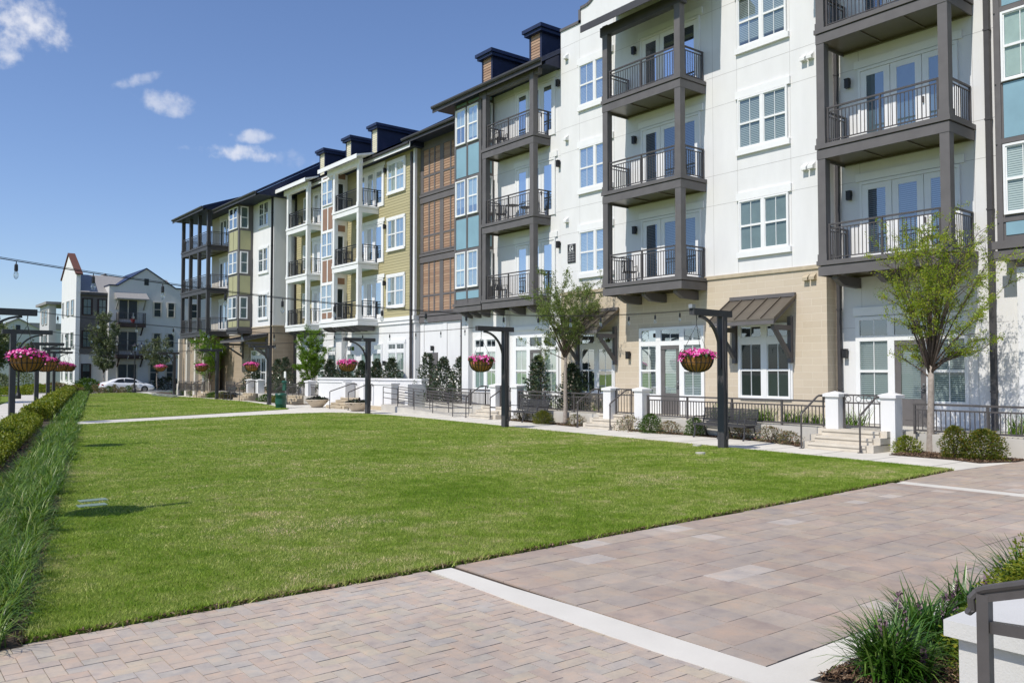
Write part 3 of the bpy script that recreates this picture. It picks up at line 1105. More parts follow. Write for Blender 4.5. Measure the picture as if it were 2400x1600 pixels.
# --- white stucco gable with the stone ground floor
TW = facing_x(23.0)
m = MB(TW)
prof = [(13.8, 5.22), (25.86, 5.22), (25.86, 16.3), (24.62, 16.3), (24.62, 16.85)]
for i in range(9):
    a = math.pi / 2 * i / 8
    prof.append((24.35 - .95 * math.sin(a), 16.85 + 1.3 * (1 - math.cos(a))))
prof += [(22.2, 18.3), (17.5, 18.3)]
for i in range(9):
    a = math.pi / 2 * (1 - i / 8)
    prof.append((15.31 + .95 * math.sin(a), 16.85 + 1.3 * (1 - math.cos(a))))
prof += [(15.04, 16.85), (15.04, 16.3), (13.8, 16.3)]
m.prism(prof, -.55, 0)
m.build('stucco_wall', 'white_stucco', B)
m = MB(TW)
for (a, b), (c, d) in zip(prof[1:], prof[2:] + prof[:1]):
    if b < 15.9 and d < 15.9:
        continue
    if min(b, d) < 16.2:
        continue
    dx, dz = c - a, d - b
    L = math.hypot(dx, dz)
    nx, nz_ = dz / L * .11, -dx / L * .11
    m.add([(a, b, -.6), (c, d, -.6), (c + nx, d + nz_, -.6), (a + nx, b + nz_, -.6), (a, b, .05), (c, d, .05), (c + nx, d + nz_, .05), (a + nx, b + nz_, .05)],
          [(0, 1, 2, 3), (4, 5, 6, 7), (0, 1, 5, 4), (1, 2, 6, 5), (2, 3, 7, 6), (3, 0, 4, 7)])
m.build('coping', 'grey_paint', B)
m = MB(TW)
m.prism([(13.8, 0), (25.86, 0), (25.86, 5.18), (13.8, 5.18)], -.55, .02)
m.build('stone_wall', 'stone', B)
m = MB(TW)
m.box(13.74, 25.9, 5.181, 5.30, -.6, .07)
m.build('stone_cap', 'limestone', B)
m = MB(TW)
for z in (8.75, 9.0 + 3.16, 12.4 + 3.2, 7.72, 11.12, 14.5):
    m.box(13.82, 25.84, z - .007, z + .007, 0, .0025)
for y in (14.98, 17.0, 22.75, 24.72, 18.0):
    m.box(y - .006, y + .006, 5.32, 16.2, 0, .0022)
m.build('control_joint', 'joint_grey', B)
for k, z in enumerate(ZB):
    fb, ft = 5.98 + 3.415 * k, 7.70 + 3.415 * k
    window(B, TW, 15.05, 16.93, fb, ft, blind=('curtain_dim', 'blind_mid', 'blind_mid')[k], lintel=.25, sill=.18)
    window(B, TW, 22.86, 24.70, fb, ft, blind=('blind_mid', 'blind_mid', 'blind_mid')[k], lintel=.25, sill=.18, glass='glass')
    vent(TW, 14.45, z + .10, 'limestone' if k == 0 else 'white_shell')
    vent(TW, 14.22, z + .11, 'limestone' if k == 0 else 'white_shell')
    vent(TW, 25.47, z + 3.45)
    balcony_doors(B, TW, 18.52, 21.3, z + .43, lamp=21.6)
    balcony(21.65, 23.0, 18.3, 22.04, z, ptop=(14.93 if k == 2 else None), label='dark grey balcony on the white gable')
brackets(21.85, 22.99, (21.4, 20.2, 18.75), 4.83)
roof_slab('balcony_roof', 'bronze_roof', 21.12, 14.98, 23.0, 16.05, 17.55, 22.6, t=.1, seams=.42, fascia='dark_paint')
m = MB()
m.box(21.66, 21.92, 18.2, 22.15, 14.55, 14.90)
m.build('eave_beam', 'dark_paint', B)
# ground floor of the gable
def storefront(tf, u0, u1, v0, v1, trans, doors, nparts, blind='blind_mid', handle=True):
    """side windows with a grey entry door between, transoms above; nparts = list of (u0,u1,'w'|'d')"""
    F, G, D, T, TD_ = MB(tf), MB(tf), MB(tf), MB(tf), MB(tf)
    F.box(u0, u1, v1 - .06, v1 + .04, 0, .07)
    F.box(u0, u1, trans - .10, trans + .06, 0, .072)
    edges = sorted(nparts)
    for i, (a, b, kind) in enumerate(edges):
        T.add([(a, trans + .06, .04), (b, trans + .06, .04), (b, v1 - .06, .04), (a, v1 - .06, .04)], [(0, 1, 2, 3)])
        TD_.add([(a, trans + .06, .005), (b, trans + .06, .005), (b, v1 - .06, .005), (a, v1 - .06, .005)], [(0, 1, 2, 3)])
        F.box((a + b) / 2 - .01, (a + b) / 2 + .01, trans + .07, v1 - .07, 0, .045)
        if kind == 'w':
            zz = v0 + .65
            md = (zz + trans - .1) / 2
            F.box(a, b, v0, zz, 0, .05)
            F.box(a, b, zz, zz + .05, 0, .065)
            F.box(a, b, md - .035, md + .035, 0, .066)
            F.box((a + b) / 2 - .01, (a + b) / 2 + .01, zz, trans - .1, 0, .046)
            G.add([(a, zz + .05, .04), (b, zz + .05, .04), (b, trans - .1, .04), (a, trans - .1, .04)], [(0, 1, 2, 3)])
            D.add([(a, zz + .05, .005), (b, zz + .05, .005), (b, trans - .1, .005), (a, trans - .1, .005)], [(0, 1, 2, 3)])
    xs = [u0] + [x for a, b, k in edges for x in (a, b)] + [u1]
    for a, b in zip(xs[0::2], xs[1::2]):
        F.box(a, b, v0, trans - .101, 0, .075)
        F.box(a, b, trans + .061, v1 - .061, 0, .075)
    o = F.build('entrance_front', 'white_trim', B)
    T.build('transom_pane', 'glass_blue', o)
    TD_.build('dark_backing', 'dark_room', o)  # dark sheet added to strengthen the sky reflection in the transoms
    G.build('pane', 'glass', o)
    D.build('blind', blind, o)
    for a, b, kind in edges:
        if kind == 'd':
            d, g, bl, h = MB(tf), MB(tf), MB(tf), MB(tf)
            t = trans - .11
            d.box(a, b, t - .13, t, 0, .06)
            d.box(a, a + .17, v0, t - .13, 0, .04)
            d.box(b - .17, b, v0, t - .13, 0, .04)
            d.box(a + .17, b - .17, v0, v0 + .75, 0, .04)
            d.box(a + .26, b - .26, v0 + .15, v0 + .62, .04, .05)
            g.add([(a + .17, v0 + .75, .035), (b - .17, v0 + .75, .035), (b - .17, t - .13, .035), (a + .17, t - .13, .035)], [(0, 1, 2, 3)])
            bl.add([(a + .17, v0 + .75, .006), (b - .17, v0 + .75, .006), (b - .17, t - .13, .006), (a + .17, t - .13, .006)], [(0, 1, 2, 3)])
            h.box(a + .05, a + .10, v0 + .98, v0 + 1.03, .04, .11)
            h.box(a + .05, a + .19, v0 + .99, v0 + 1.02, .08, .11)
            h.box(a + .05, a + .10, v0 + 1.14, v0 + 1.19, .04, .07)
            e = d.build('entry_door', 'grey_paint', B)
            g.build('pane', 'glass', e)
            bl.build('blind', 'blind_pale', e)
            h.build('handle', 'aluminium', e)

TS = facing_x(22.98)
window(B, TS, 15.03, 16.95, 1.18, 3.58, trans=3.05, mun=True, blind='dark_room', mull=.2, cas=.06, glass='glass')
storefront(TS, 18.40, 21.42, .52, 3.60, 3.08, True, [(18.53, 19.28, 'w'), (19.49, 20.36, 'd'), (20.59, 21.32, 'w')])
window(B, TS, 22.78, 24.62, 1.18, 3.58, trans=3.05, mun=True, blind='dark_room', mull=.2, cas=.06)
wall_lamp(TS, 21.95, 2.62)

def awning(xw, xf, y0, y1, zt=4.42, zf=3.66, mat='bronze_roof', braces=True):
    o = roof_slab('awning', mat, xf, zf, xw, zt, y0, y1, t=.05, seams=.42)
    m = MB()
    m.box(xf + .0, xf + .05, y0 + .02, y1 - .02, zf - .17, zf - .055)
    m.box(xw - .09, xw - .001, y0, y1, zt - .03, zt + .09)
    for y in (y0 + .08, y1 - .18):
        m.add([(xf + .02, y - .05, zf - .16), (xw, y - .05, zt - .16), (xw, y - .05, zt - .055), (xf + .02, y - .05, zf - .055), (xf + .02, y, zf - .16), (xw, y, zt - .16), (xw, y, zt - .055), (xf + .02, y, zf - .055)],
              [(0, 1, 2, 3), (4, 5, 6, 7), (0, 1, 5, 4), (1, 2, 6, 5), (2, 3, 7, 6), (3, 0, 4, 7)])
    m.build('frame', 'warm_grey', o)
    if braces:
        for y in (y0 + .12, y1 - .24):
            b = MB()
            b.box(xw - .13, xw - .002, y, y + .13, zf - 1.35, zf + .1)
            b.box(xf + .18, xw - .131, y + .002, y + .128, zf - .33, zf - .175)
            b.bar((xf + .30, y + .065, zf - .30), (xw - .08, y + .065, zf - 1.18), .12, .11)
            b.build('brace', 'warm_grey', o)

awning(22.98, 21.80, 14.84, 17.3)
awning(22.98, 21.80, 22.5, 24.95)

# --- white wall set back behind the near balconies
T1 = facing_x(23.55)
wall('stucco_wall', 'white_stucco', 23.55, 24.1, 8.6, 13.78, 0, 17.5)
m = MB(T1)
for z in (8.78, 11.18, 7.75, 12.2, 14.6, 5.3, 3.35):
    m.box(8.97, 13.78, z - .007, z + .007, 0, .0025)
for y in (9.75, 13.0):
    m.box(y - .006, y + .006, .55, 16.2, 0, .0022)
m.build('control_joint', 'joint_grey', B)
for k, z in enumerate(ZB):
    balcony_doors(B, T1, 10.11, 12.99, z + .43, blind=('blind_dark', 'curtain_dim', 'blind_dark')[k], lamp=13.3)
    balcony(22.05, 23.55, 9.72, 13.5, z, label='dark grey balcony nearest the camera', ptop=(15.0 if k == 2 else None))
brackets(22.25, 23.54, (13.1, 11.8, 10.5), 4.83)
roof_slab('balcony_roof', 'bronze_roof', 21.5, 15.1, 23.55, 16.2, 9.0, 14.0, t=.1, seams=.42, fascia='dark_paint')
storefront(T1, 9.98, 13.18, .52, 3.62, 3.04, True, [(10.07, 10.9, 'w'), (11.1, 12.0, 'd'), (12.2, 13.05, 'w')])
m = MB(T1)
m.box(9.9, 13.25, 3.70, 3.95, 0, .06)
m.build('lintel', 'white_trim', B)
wall_lamp(T1, 13.5, 2.55)
pipe(23.45, 9.33, .5, 15, .13)
pipe(23.42, 13.66, .5, 15, .10)

# --- grey and blue bay at the right edge
wall('bay_wall', 'grey_paint', 22.9, 24.2, 1.5, 8.96, 4.9, 17)
TR = facing_x(22.9)
m = MB(TR)
for y in (8.80, 6.86, 6.6, 4.8):
    m.box(y, y + .1, 5.36, 16, 0, .032)
for z in (5.84, 7.86, 9.42, 11.27, 12.83, 14.69):
    m.box(1.6, 8.95, z, z + .12, 0, .028)
m.box(1.5, 9.03, 4.86, 5.12, 0, .06)
m.box(1.5, 9.06, 5.16, 5.36, 0, .10)
m.build('trim_board', 'grey_paint', B)
for k in range(3):
    window(B, TR, 6.95, 8.76, 6.02 + 3.415 * k, 7.82 + 3.415 * k, mull=.1, blind=('blind_pale', 'curtain_green', 'curtain_green')[k])
    for a, b in ((7.9, 8.74), (6.98, 7.82)):
        panel(TR, 'blue_panel', a, b, 7.99 + 3.415 * k, 9.40 + 3.415 * k)
        if k == 0:
            panel(TR, 'blue_panel', a, b, 5.50, 5.83)
wall('stucco_wall', 'white_stucco', 23.1, 24.2, 1.5, 8.6, 0, 4.89)
brackets(22.95, 23.5, (8.5, 7.2, 5.6), 4.86)

# --- section with the light blue bay and its balconies
T2 = facing_x(23.1)
wall('stucco_wall', 'white_stucco', 23.1, 26.2, 25.87, 32.86, 0, 15.2)
m = MB(T2)
for z in (8.75, 12.16, 7.72, 11.12, 14.5, 3.95):
    m.box(25.9, 32.7, z - .007, z + .007, 0, .0025)
m.build('control_joint', 'joint_grey', B)
for k, z in enumerate(ZB):
    balcony_doors(B, T2, 26.3, 29.0, z + .43, blind=('blind_dark', 'curtain_dim', 'blind_dark')[k], lamp=26.05)
    balcony(22.15, 23.1, 26.66, 30.3, z, ptop=(14.75 if k == 2 else None), label='dark grey balcony beside the light blue bay')
brackets(22.3, 23.09, (29.6, 28.4, 27.2), 4.83)
wall('bay_wall', 'grey_paint', 22.4, 23.4, 30.68, 32.86, 4.88, 14.85)
TB = facing_x(22.4)
TBs = facing_y(30.68)
m = MB(TB)
m.box(30.66, 32.88, 4.84, 5.08, 0, .05)
m.box(30.64, 32.90, 5.11, 5.24, 0, .09)
for y0, y1 in ((30.68, 30.86), (31.74, 31.86), (32.72, 32.86)):
    m.box(y0, y1, 5.25, 14.8, 0, .025)
m.build('trim_board', 'grey_paint', B)
for k, z in enumerate(ZB):
    window(B, TB, 30.88, 31.72, 5.96 + 3.415 * k, 7.66 + 3.415 * k, n=1, blind=('blind_mid', 'curtain_green', 'curtain_green')[k])
    window(B, TB, 31.88, 32.70, 5.96 + 3.415 * k, 7.66 + 3.415 * k, n=1, blind=('curtain_green', 'blind_mid', 'curtain_green')[k])
    for a, b in ((30.88, 31.72), (31.88, 32.70)):
        panel(TB, 'blue_panel', a, b, 7.82 + 3.415 * k, (9.23 + 3.415 * k) if k < 2 else 14.75)
        if k == 0:
            panel(TB, 'blue_panel', a, b, 5.45, 5.80)
    window(B, TBs, 22.5, 22.98, 5.96 + 3.415 * k, 7.66 + 3.415 * k, n=1, blind='curtain_green')
    m = MB(TBs)
    m.box(22.5, 22.98, 7.82 + 3.415 * k, (9.23 + 3.415 * k) if k < 2 else 14.8, 0, .015)
    m.build('blue_panel', 'blue_panel', B)
brackets(22.5, 23.09, (32.4, 31.7, 31.0), 4.86)
roof_slab('roof', 'shade_navy_roof', 21.95, 14.98, 31, 20.2, 25.88, 34.1, seams=.6, gutter='dark_paint', fascia='dark_paint')
m = MB()
m.box(22.2, 22.42, 26.4, 30.6, 14.55, 14.82)
m.build('eave_beam', 'grey_paint', B)
window(B, facing_x(23.1), 30.38, 32.1, 1.2, 3.58, trans=3.07, blind='curtain_green', mull=.2)
storefront(T2, 26.1, 29.15, .52, 3.58, 3.08, True, [(26.22, 26.95, 'w'), (27.16, 27.96, 'd'), (28.19, 28.93, 'w')], blind='curtain_green')
wall('pilaster', 'white_stucco', 22.85, 23.098, 29.45, 30.15, 0, 4.8)
wall('pilaster', 'white_stucco', 22.85, 23.098, 32.35, 32.88, 0, 4.8)
m = MB(T2)
m.box(26.0, 29.3, 3.85, 4.02, 0, .05)
m.build('lintel', 'white_trim', B)

def dormer(x0, y0, y1, zb, zt, depth, mat):
    m = MB()
    m.box(x0, x0 + depth, y0, y1, zb, zt)
    m.box(x0 - .03, x0, y0 - .02, y0 + .10, zb, zt)
    m.box(x0 - .03, x0, y1 - .10, y1 + .02, zb, zt)
    o = m.build('dormer', 'shade_navy_siding', B)
    m = MB()
    m.box(x0 - .28, x0 + depth + .1, y0 - .26, y1 + .26, zt + .14, zt + .30)
    m.box(x0 - .20, x0 + depth + .1, y0 - .18, y1 + .18, zt, zt + .139)
    m.build('cap', 'shade_navy_roof', o)
    m = MB(facing_x(x0))
    v = zb
    while v < zt:
        t = min(v + .13, zt)
        m.add([(y0 + .1, v, .002), (y1 - .1, v, .002), (y1 - .1, v, .024), (y0 + .1, v, .024), (y1 - .1, t, .006), (y0 + .1, t, .006)], [(0, 1, 2, 3), (3, 2, 4, 5)])
        v += .13
    m.build('siding', mat, o)

dormer(23.6, 27.8, 28.62, 15.6, 17.1, 4, 'siding_tan')
dormer(23.6, 31.43, 32.25, 15.6, 17.1, 4, 'siding_tan')

# --- brown slatted section
T3 = facing_x(25.4)
wall('brown_wall', 'warm_grey', 25.4, 26.5, 32.87, 40.7, 4.8, 15.6)
lap('slatted_cladding', 'siding_tan', T3, 33.0, 40.5, 5.3, 15.0, .145, .03)
m = MB(T3)
for z in ZB:
    m.box(32.9, 40.69, z - .02, z + .30, 0, .09)
    m.box(32.9, 40.69, z + .34, z + .47, 0, .13)
    m.box(32.9, 40.69, z + .52, z + .60, 0, .06)
for y0, y1 in ((40.38, 40.69), (39.72, 39.84), (39.16, 39.28), (38.3, 38.67), (37.55, 37.67), (36.9, 37.02), (36.0, 36.35), (35.2, 35.32), (34.4, 34.52)):
    m.box(y0, y1, 5.3, 15.2, 0, .045)
for z in ZB:
    m.box(33, 40.4, z + 1.45, z + 1.55, 0, .043)
m.box(33, 40.4, 14.7, 15.2, 0, .05)
m.build('trim_board', 'warm_grey', B)
roof_slab('roof', 'shade_navy_roof', 24.4, 15.36, 31, 19.2, 33.2, 41.1, seams=.6, gutter='dark_paint', fascia='dark_paint')
wall('stucco_wall', 'white_stucco', 25.42, 26.4, 32.87, 40.7, 0, 4.79)
for y0, y1 in ((40.3, 40.68), (37.95, 38.35), (35.0, 35.4)):
    m = MB(facing_x(25.42))
    m.box(y0, y1, .5, 4.7, 0, .05)
    m.build('pilaster', 'white_stucco', B)
d = MB(facing_x(25.42))
d.box(38.9, 39.75, .5, 3.1, 0, .05)
d.build('service_door', 'grey_paint', B)
wall_lamp(facing_x(25.42), 39.35, 3.3)
pipe(25.3, 36.35, .5, 4.8, .16)

# --- olive clapboard section with white balconies
T4 = facing_x(25.0)
wall('clapboard_wall', 'siding_flat' if 'siding_flat' in MAT else 'green_panel', 25.0, 26.5, 40.72, 57.2, 5.2, 15.3)
lap('clapboard', 'siding_olive', T4, 40.86, 57.0, 5.26, 15.0, .165, .022)
lap('clapboard', 'siding_olive', facing_y(40.72), 25.02, 25.4, 5.26, 15.0, .165, .022)
m = MB()
m.box(24.96, 25.12, 40.68, 40.86, 5.26, 15.0)
m.box(24.93, 25.3, 40.70, 57.2, 5.02, 5.25)
m.box(24.98, 25.3, 40.70, 57.2, 4.82, 5.0)
m.build('corner_board', 'white_trim', B)
wall('stucco_wall', 'white_stucco', 25.05, 26.2, 40.72, 57.2, 0, 4.81)
for k, z in enumerate(ZB):
    window(B, facing_x(24.97), 41.78, 43.72, 5.90 + 3.415 * k, 7.68 + 3.415 * k, mull=.1, blind=('curtain_dim', 'curtain_dim', 'curtain_green')[k], lintel=.14, sill=.12, cas=.1)
    balcony_doors(B, facing_x(24.97), 44.2, 47.6, z + .43, blind=('blind_mid', 'curtain_dim', 'curtain_green')[k], lamp=44.0)
    balcony(23.6, 24.97, 44.9, 48.4, z, mat='white_shell', sof='pale_soffit', ptop=(14.8 if k == 2 else None), rail='black_metal', joists=False, label='white balcony beside the olive clapboard')
    balcony_doors(B, facing_x(24.97), 51.3, 54.2, z + .43, blind='blind_mid')
    balcony(23.8, 24.97, 52.6, 56.1, z, mat='white_shell', sof='pale_soffit', ptop=(14.8 if k == 2 else None), rail='black_metal', joists=False, label='white balcony farther along the olive section')
    window(B, facing_x(24.97), 54.9, 55.7, z + 1.0, z + 2.75, n=1, blind='curtain_green')
wall('bay_wall', 'white_shell', 24.0, 24.97, 49.04, 50.9, 4.92, 14.85)
TC, TCs = facing_x(24.0), facing_y(49.04)
m = MB(TC)
m.box(49.0, 50.94, 4.90, 5.12, 0, .05)
m.box(48.98, 50.96, 5.16, 5.30, 0, .09)
m.build('trim_board', 'white_trim', B)
for k, z in enumerate(ZB):
    window(B, TC, 49.12, 50.66, 6.04 + 3.415 * k, 7.70 + 3.415 * k, mull=.12, blind='curtain_dim' if k < 2 else 'curtain_green')
    for a, b in ((49.18, 49.80), (49.98, 50.60)):
        panel(TC, 'rust_panel', a, b, 7.86 + 3.415 * k, (9.28 + 3.415 * k) if k < 2 else 14.75)
        if k == 0:
            panel(TC, 'rust_panel', a, b, 5.48, 5.86)
    window(B, TCs, 24.2, 24.72, z + .62, z + 2.6, n=1, blind='dark_room', mun=False)
    m = MB(TCs)
    m.box(24.15, 24.8, z + 2.85, z + 3.25, 0, .02)
    m.build('rust_panel', 'rust_panel', B)
brackets(23.75, 24.97, (45.4, 46.3, 47.2, 48.0), 4.83)
brackets(24.1, 24.97, (49.3, 50.0, 50.6), 4.9)
brackets(23.95, 24.97, (53, 54, 55, 55.8), 4.83)
roof_slab('roof', 'shade_navy_roof', 24.4, 15.06, 31, 19.0, 40.3, 57.3, seams=.6, gutter='dark_paint', fascia='white_trim')
for a, b, x in ((44.4, 49.7, 23.2), (52.1, 57.1, 23.4)):
    roof_slab('balcony_roof', 'white_trim', x, 15.02, 24.37, 15.3, a, b, t=.1, fascia='white_trim')
    m = MB()
    m.box(x + .4, x + .62, a + .4, b - .5, 14.55, 14.9)
    m.build('eave_beam', 'white_trim', B)
dormer(25.3, 45.6, 46.4, 15.5, 17.2, 4, 'siding_pale')
dormer(25.3, 49.1, 49.9, 15.5, 17.2, 4, 'siding_pale')
dormer(25.3, 53.05, 53.9, 15.5, 17.2, 4, 'siding_pale')
window(B, facing_x(25.05), 41.8, 43.7, 1.0, 3.72, trans=3.25, blind='curtain_green', lintel=.2, sill=.1, cas=.08)
for a, b in ((44.5, 45.6), (46.0, 47.1), (47.9, 49.0), (50.6, 51.7), (52.3, 53.4)):
    window(B, facing_x(25.05), a, b, 1.0, 3.72, n=1 if b - a < 1.2 else 2, trans=3.25, blind='curtain_green', cas=.06)
for y in (49.6, 54.0):
    wall('pilaster', 'white_stucco', 24.7, 25.048, y - .4, y + .4, 0, 4.8)
wall_lamp(facing_x(25.05), 44.1, 2.5)
pipe(24.9, 40.95, .5, 14.7, .12)
pipe(24.93, 57.05, .5, 14.9, .14, 'black_metal')

# --- far end: white wall, green bay and the dark open corner balconies
T5 = facing_x(23.5)
wall('stucco_wall', 'white_stucco', 23.5, 26, 57.6, 61.75, 5.36, 15.1)
wall('stone_wall', 'stone_brown', 23.49, 26, 57.58, 62, 0, 5.28)
wall('stone_cap', 'limestone', 23.44, 26, 57.54, 62, 5.281, 5.37)
for k, z in enumerate(ZB):
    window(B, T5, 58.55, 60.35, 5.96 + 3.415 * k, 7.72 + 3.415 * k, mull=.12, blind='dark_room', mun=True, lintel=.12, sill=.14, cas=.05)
wall('bay_wall', 'grey_paint', 22.4, 23.6, 61.6, 63.8, 4.9, 14.75)
TG, TGs = facing_x(22.4), facing_y(61.6)
m = MB(TG)
m.box(61.5, 63.85, 4.86, 5.1, 0, .06)
m.box(61.5, 63.85, 5.12, 5.28, 0, .1)
m.build('trim_board', 'dark_paint', B)
for k, z in enumerate(ZB):
    window(B, TG, 61.78, 63.6, 6.0 + 3.415 * k, 7.66 + 3.415 * k, mull=.12, blind='dark_room', mun=False)
    window(B, TGs, 22.5, 23.1, 6.0 + 3.415 * k, 7.66 + 3.415 * k, n=1, blind='curtain_dim', mun=False)
    for a, b in ((61.82, 62.66), (62.74, 63.56)):
        panel(TG, 'green_panel', a, b, 7.82 + 3.415 * k, (9.25 + 3.415 * k) if k < 2 else 14.6)
        if k == 0:
            panel(TG, 'green_panel', a, b, 5.4, 5.85)
    panel(TGs, 'green_panel', 22.52, 23.3, 7.82 + 3.415 * k, (9.25 + 3.415 * k) if k < 2 else 14.7)
    if k == 0:
        panel(TGs, 'green_panel', 22.52, 23.3, 5.4, 5.85)
wall('stucco_wall', 'cream_stucco', 23.4, 26, 63.8, 70.6, 4.9, 15.0)
for k, z in enumerate(ZB):
    balcony_doors(B, facing_x(23.4), 66.2, 68.6, z + .43, blind='curtain_dim', lamp=65.4)
    o = balcony(21.6, 23.4, 66.3, 73.0, z, mat='dark_paint', ptop=(14.75 if k == 2 else None), label='dark open corner balcony at the far end', joists=True)
    for y in (68.5, 70.7):
        m = MB()
        m.box(21.61, 21.86, y, y + .25, z + .43, (14.75 if k == 2 else z + 3.42))
        m.build('post', 'dark_paint', o)
roof_slab('roof', 'shade_navy_roof', 21.95, 14.80, 31, 20.0, 57.1, 65.9, seams=.6, gutter='dark_paint', fascia='dark_paint')
roof_slab('roof', 'shade_navy_roof', 21.1, 15.0, 25.5, 16.6, 65.91, 73.8, seams=.6, gutter='dark_paint', fascia='dark_paint')
pipe(23.42, 57.75, .5, 14.9, .12, 'black_metal')
for y in (67.0, 69.1, 71.3, 73.4):
    m = MB()
    m.box(21.7, 22.2, y + .1, y + .46, 0, 4.82)
    m.box(21.64, 22.26, y + .04, y + .52, 0, 1.0)
    m.build('column', 'cream_stucco', B)
wall('stone_wall', 'stone_brown', 21.98, 23.0, 67.2, 73.8, 0, 4.82)
wall('stone_wall', 'stone_brown', 23.45, 26, 62.0, 70.6, 0, 4.88)
awning(23.48, 21.7, 58.4, 63.4, 4.75, 4.35, 'dark_paint')
window(B, facing_x(23.45), 58.6, 61.4, .9, 3.6, n=3, trans=3.1, blind='dark_room', cas=.06)
# body of the building behind the fronts
m = MB()
m.box(26.3, 38, 1.5, 70.6, 0, 15.1)
m.build('rear_wall', 'grey_stucco', B)
for y0, y1 in ((1.5, 25.86), (25.87, 33.19), (33.2, 57.2), (57.3, 70.6)):
    m = MB()
    m.add([(24.3, y0, 15.2), (24.3, y1, 15.2), (31, y1, 18.6), (31, y0, 18.6), (39, y1, 15.1), (39, y0, 15.1)], [(0, 1, 2, 3), (3, 2, 4, 5), (0, 3, 5), (1, 4, 2)])
    m.build('roof', 'shade_navy_roof', B)

# number sign on the white gable
sg = thing('building_sign', 'black sign with building number 04 and unit numbers on the white gable', 'sign', (22.98, 25.2, 6.9))
m = MB(TW)
m.box(24.97, 25.44, 6.50, 7.27, 0, .03)
m.build('plate', 'sign_face', sg)
def text(name, s, size, y, z, mat, par, x=22.966):
    c = bpy.data.curves.new(name, 'FONT')
    c.body = s
    c.size = size
    c.align_x = 'CENTER'
    c.extrude = .002
    c.materials.append(MAT[mat])
    tmp = bpy.data.objects.new(name, c)
    COL.objects.link(tmp)
    bpy.context.view_layer.update()
    me = bpy.data.meshes.new_from_object(tmp.evaluated_get(bpy.context.evaluated_depsgraph_get()))
    bpy.data.objects.remove(tmp)
    o = bpy.data.objects.new(name, me)
    COL.objects.link(o)
    o.parent = par
    q = ORG[par.name]
    o.location = (x - q.x, y - q.y, z - q.z)
    o.rotation_euler = (math.pi / 2, 0, -math.pi / 2)
    return o
text('lettering', 'BLDG', .075, 25.205, 7.185, 'sign_letter', sg)
text('lettering', '04', .25, 25.205, 6.99, 'sign_letter', sg)
m = MB(TW)
m.box(25.04, 25.37, 6.945, 6.955, .03, .034)
m.build('rule', 'sign_letter', sg)
for i, s in enumerate(('4101-4112', '4201-4214', '4301-4314', '4401-4414')):
    text('lettering', s, .085, 25.205, 6.86 - i * .1, 'grey_letter', sg)

# ------------------------------------------------------------------ terrace, low walls, fences, gate pillars and steps
TZ = .5
def tx(y):                 # front line of the terrace
    return 21.38 + max(0, (y - 18)) * .082 if y < 38 else 22.6
m = MB()
m.prism([(tx(1.5) + .1, 1.5), (tx(18) + .1, 18), (tx(30) + .1, 30), (tx(36) + .1, 36), (25.5, 36), (25.5, 1.5)], .0, TZ - .006)
m.prism([(22.4, 43.4), (25.3, 43.4), (25.3, 56.5), (24.0, 57.5), (24.0, 75), (22.2, 75), (22.2, 46)], .0, TZ - .006)
m.build('terrace', 'concrete', None, kind='structure')

def low_wall(y0, y1, label, z=.47, x0=None, x1=None):
    a, b = (tx(y0) if x0 is None else x0), (tx(y1) if x1 is None else x1)
    m = MB()
    m.add([(a - .12, y0, 0), (b - .12, y1, 0), (b + .12, y1, 0), (a + .12, y0, 0), (a - .12, y0, z), (b - .12, y1, z), (b + .12, y1, z), (a + .12, y0, z)], [(0, 1, 2, 3), (4, 5, 6, 7), (0, 1, 5, 4), (1, 2, 6, 5), (2, 3, 7, 6), (3, 0, 4, 7)])
    tag(m.build('retaining_wall', 'concrete', None), label, 'wall', 'low concrete walls under the terrace fences')

def fence(y0, y1, label, z=TZ, x0=None, x1=None, h=.74):
    a, b = (tx(y0) if x0 is None else x0), (tx(y1) if x1 is None else x1)
    f = thing('metal_fence', label, 'fence', (a, y0, z), 'black metal fences along the terrace')
    p, q = Vector((a, y0, 0)), Vector((b, y1, 0))
    L = (q - p).length
    d = (q - p) / L
    P = lambda t, zz: ((p + d * t).x, (p + d * t).y, z + zz)
    m = MB()
    m.bar(P(0, h - .03), P(L, h - .03), .07, .05)
    m.bar(P(0, h - .17), P(L, h - .17), .035, .04)
    m.bar(P(0, .05), P(L, .05), .035, .045)
    m.build('rail', 'dark_metal', f)
    m = MB()
    k = max(2, round(L / .115))
    for i in range(1, k):
        m.bar(P(L * i / k, .07), P(L * i / k, h - .185), .02, .02)
    m.build('balusters', 'dark_metal', f)
    n = max(1, round(L / 1.9))
    for i in range(n + 1):
        t = min(max(L * i / n, .03), L - .03)
        m = MB()
        m.bar(P(t, -.05), P(t, h - .05), .055, .055)
        m.build('post', 'dark_metal', f)
    return f

low_wall(1.5, 10.25, 'low concrete wall at the right edge under the fence, behind the clipped bushes')
fence(1.5, 10.45, 'metal fence at the right edge in front of the near entry door')
low_wall(12.55, 19.75, 'low concrete wall behind the near bench and its planting bed')
fence(12.55, 19.75, 'metal fence behind the near bench below the bronze awning')
low_wall(21.95, 27.7, 'low concrete wall behind the farther bench under the dark magnolias')
fence(21.95, 27.7, 'metal fence behind the farther bench and slender street tree')
low_wall(29.5, 36.0, 'low concrete wall beside the ramp railings')
fence(29.5, 36.0, 'metal fence between the ramp railings and the three magnolias')
low_wall(47.5, 56.4, 'low concrete wall past the white planter wall', x0=22.5, x1=22.8)
fence(47.5, 56.4, 'metal fence past the white planter wall beside the green bin', x0=22.5, x1=22.8)
low_wall(60.2, 64.0, 'low concrete wall below the far white pillars', x0=22.5, x1=22.5)
fence(60.2, 64.0, 'metal fence left of the two far white pillars', x0=22.4, x1=22.4)
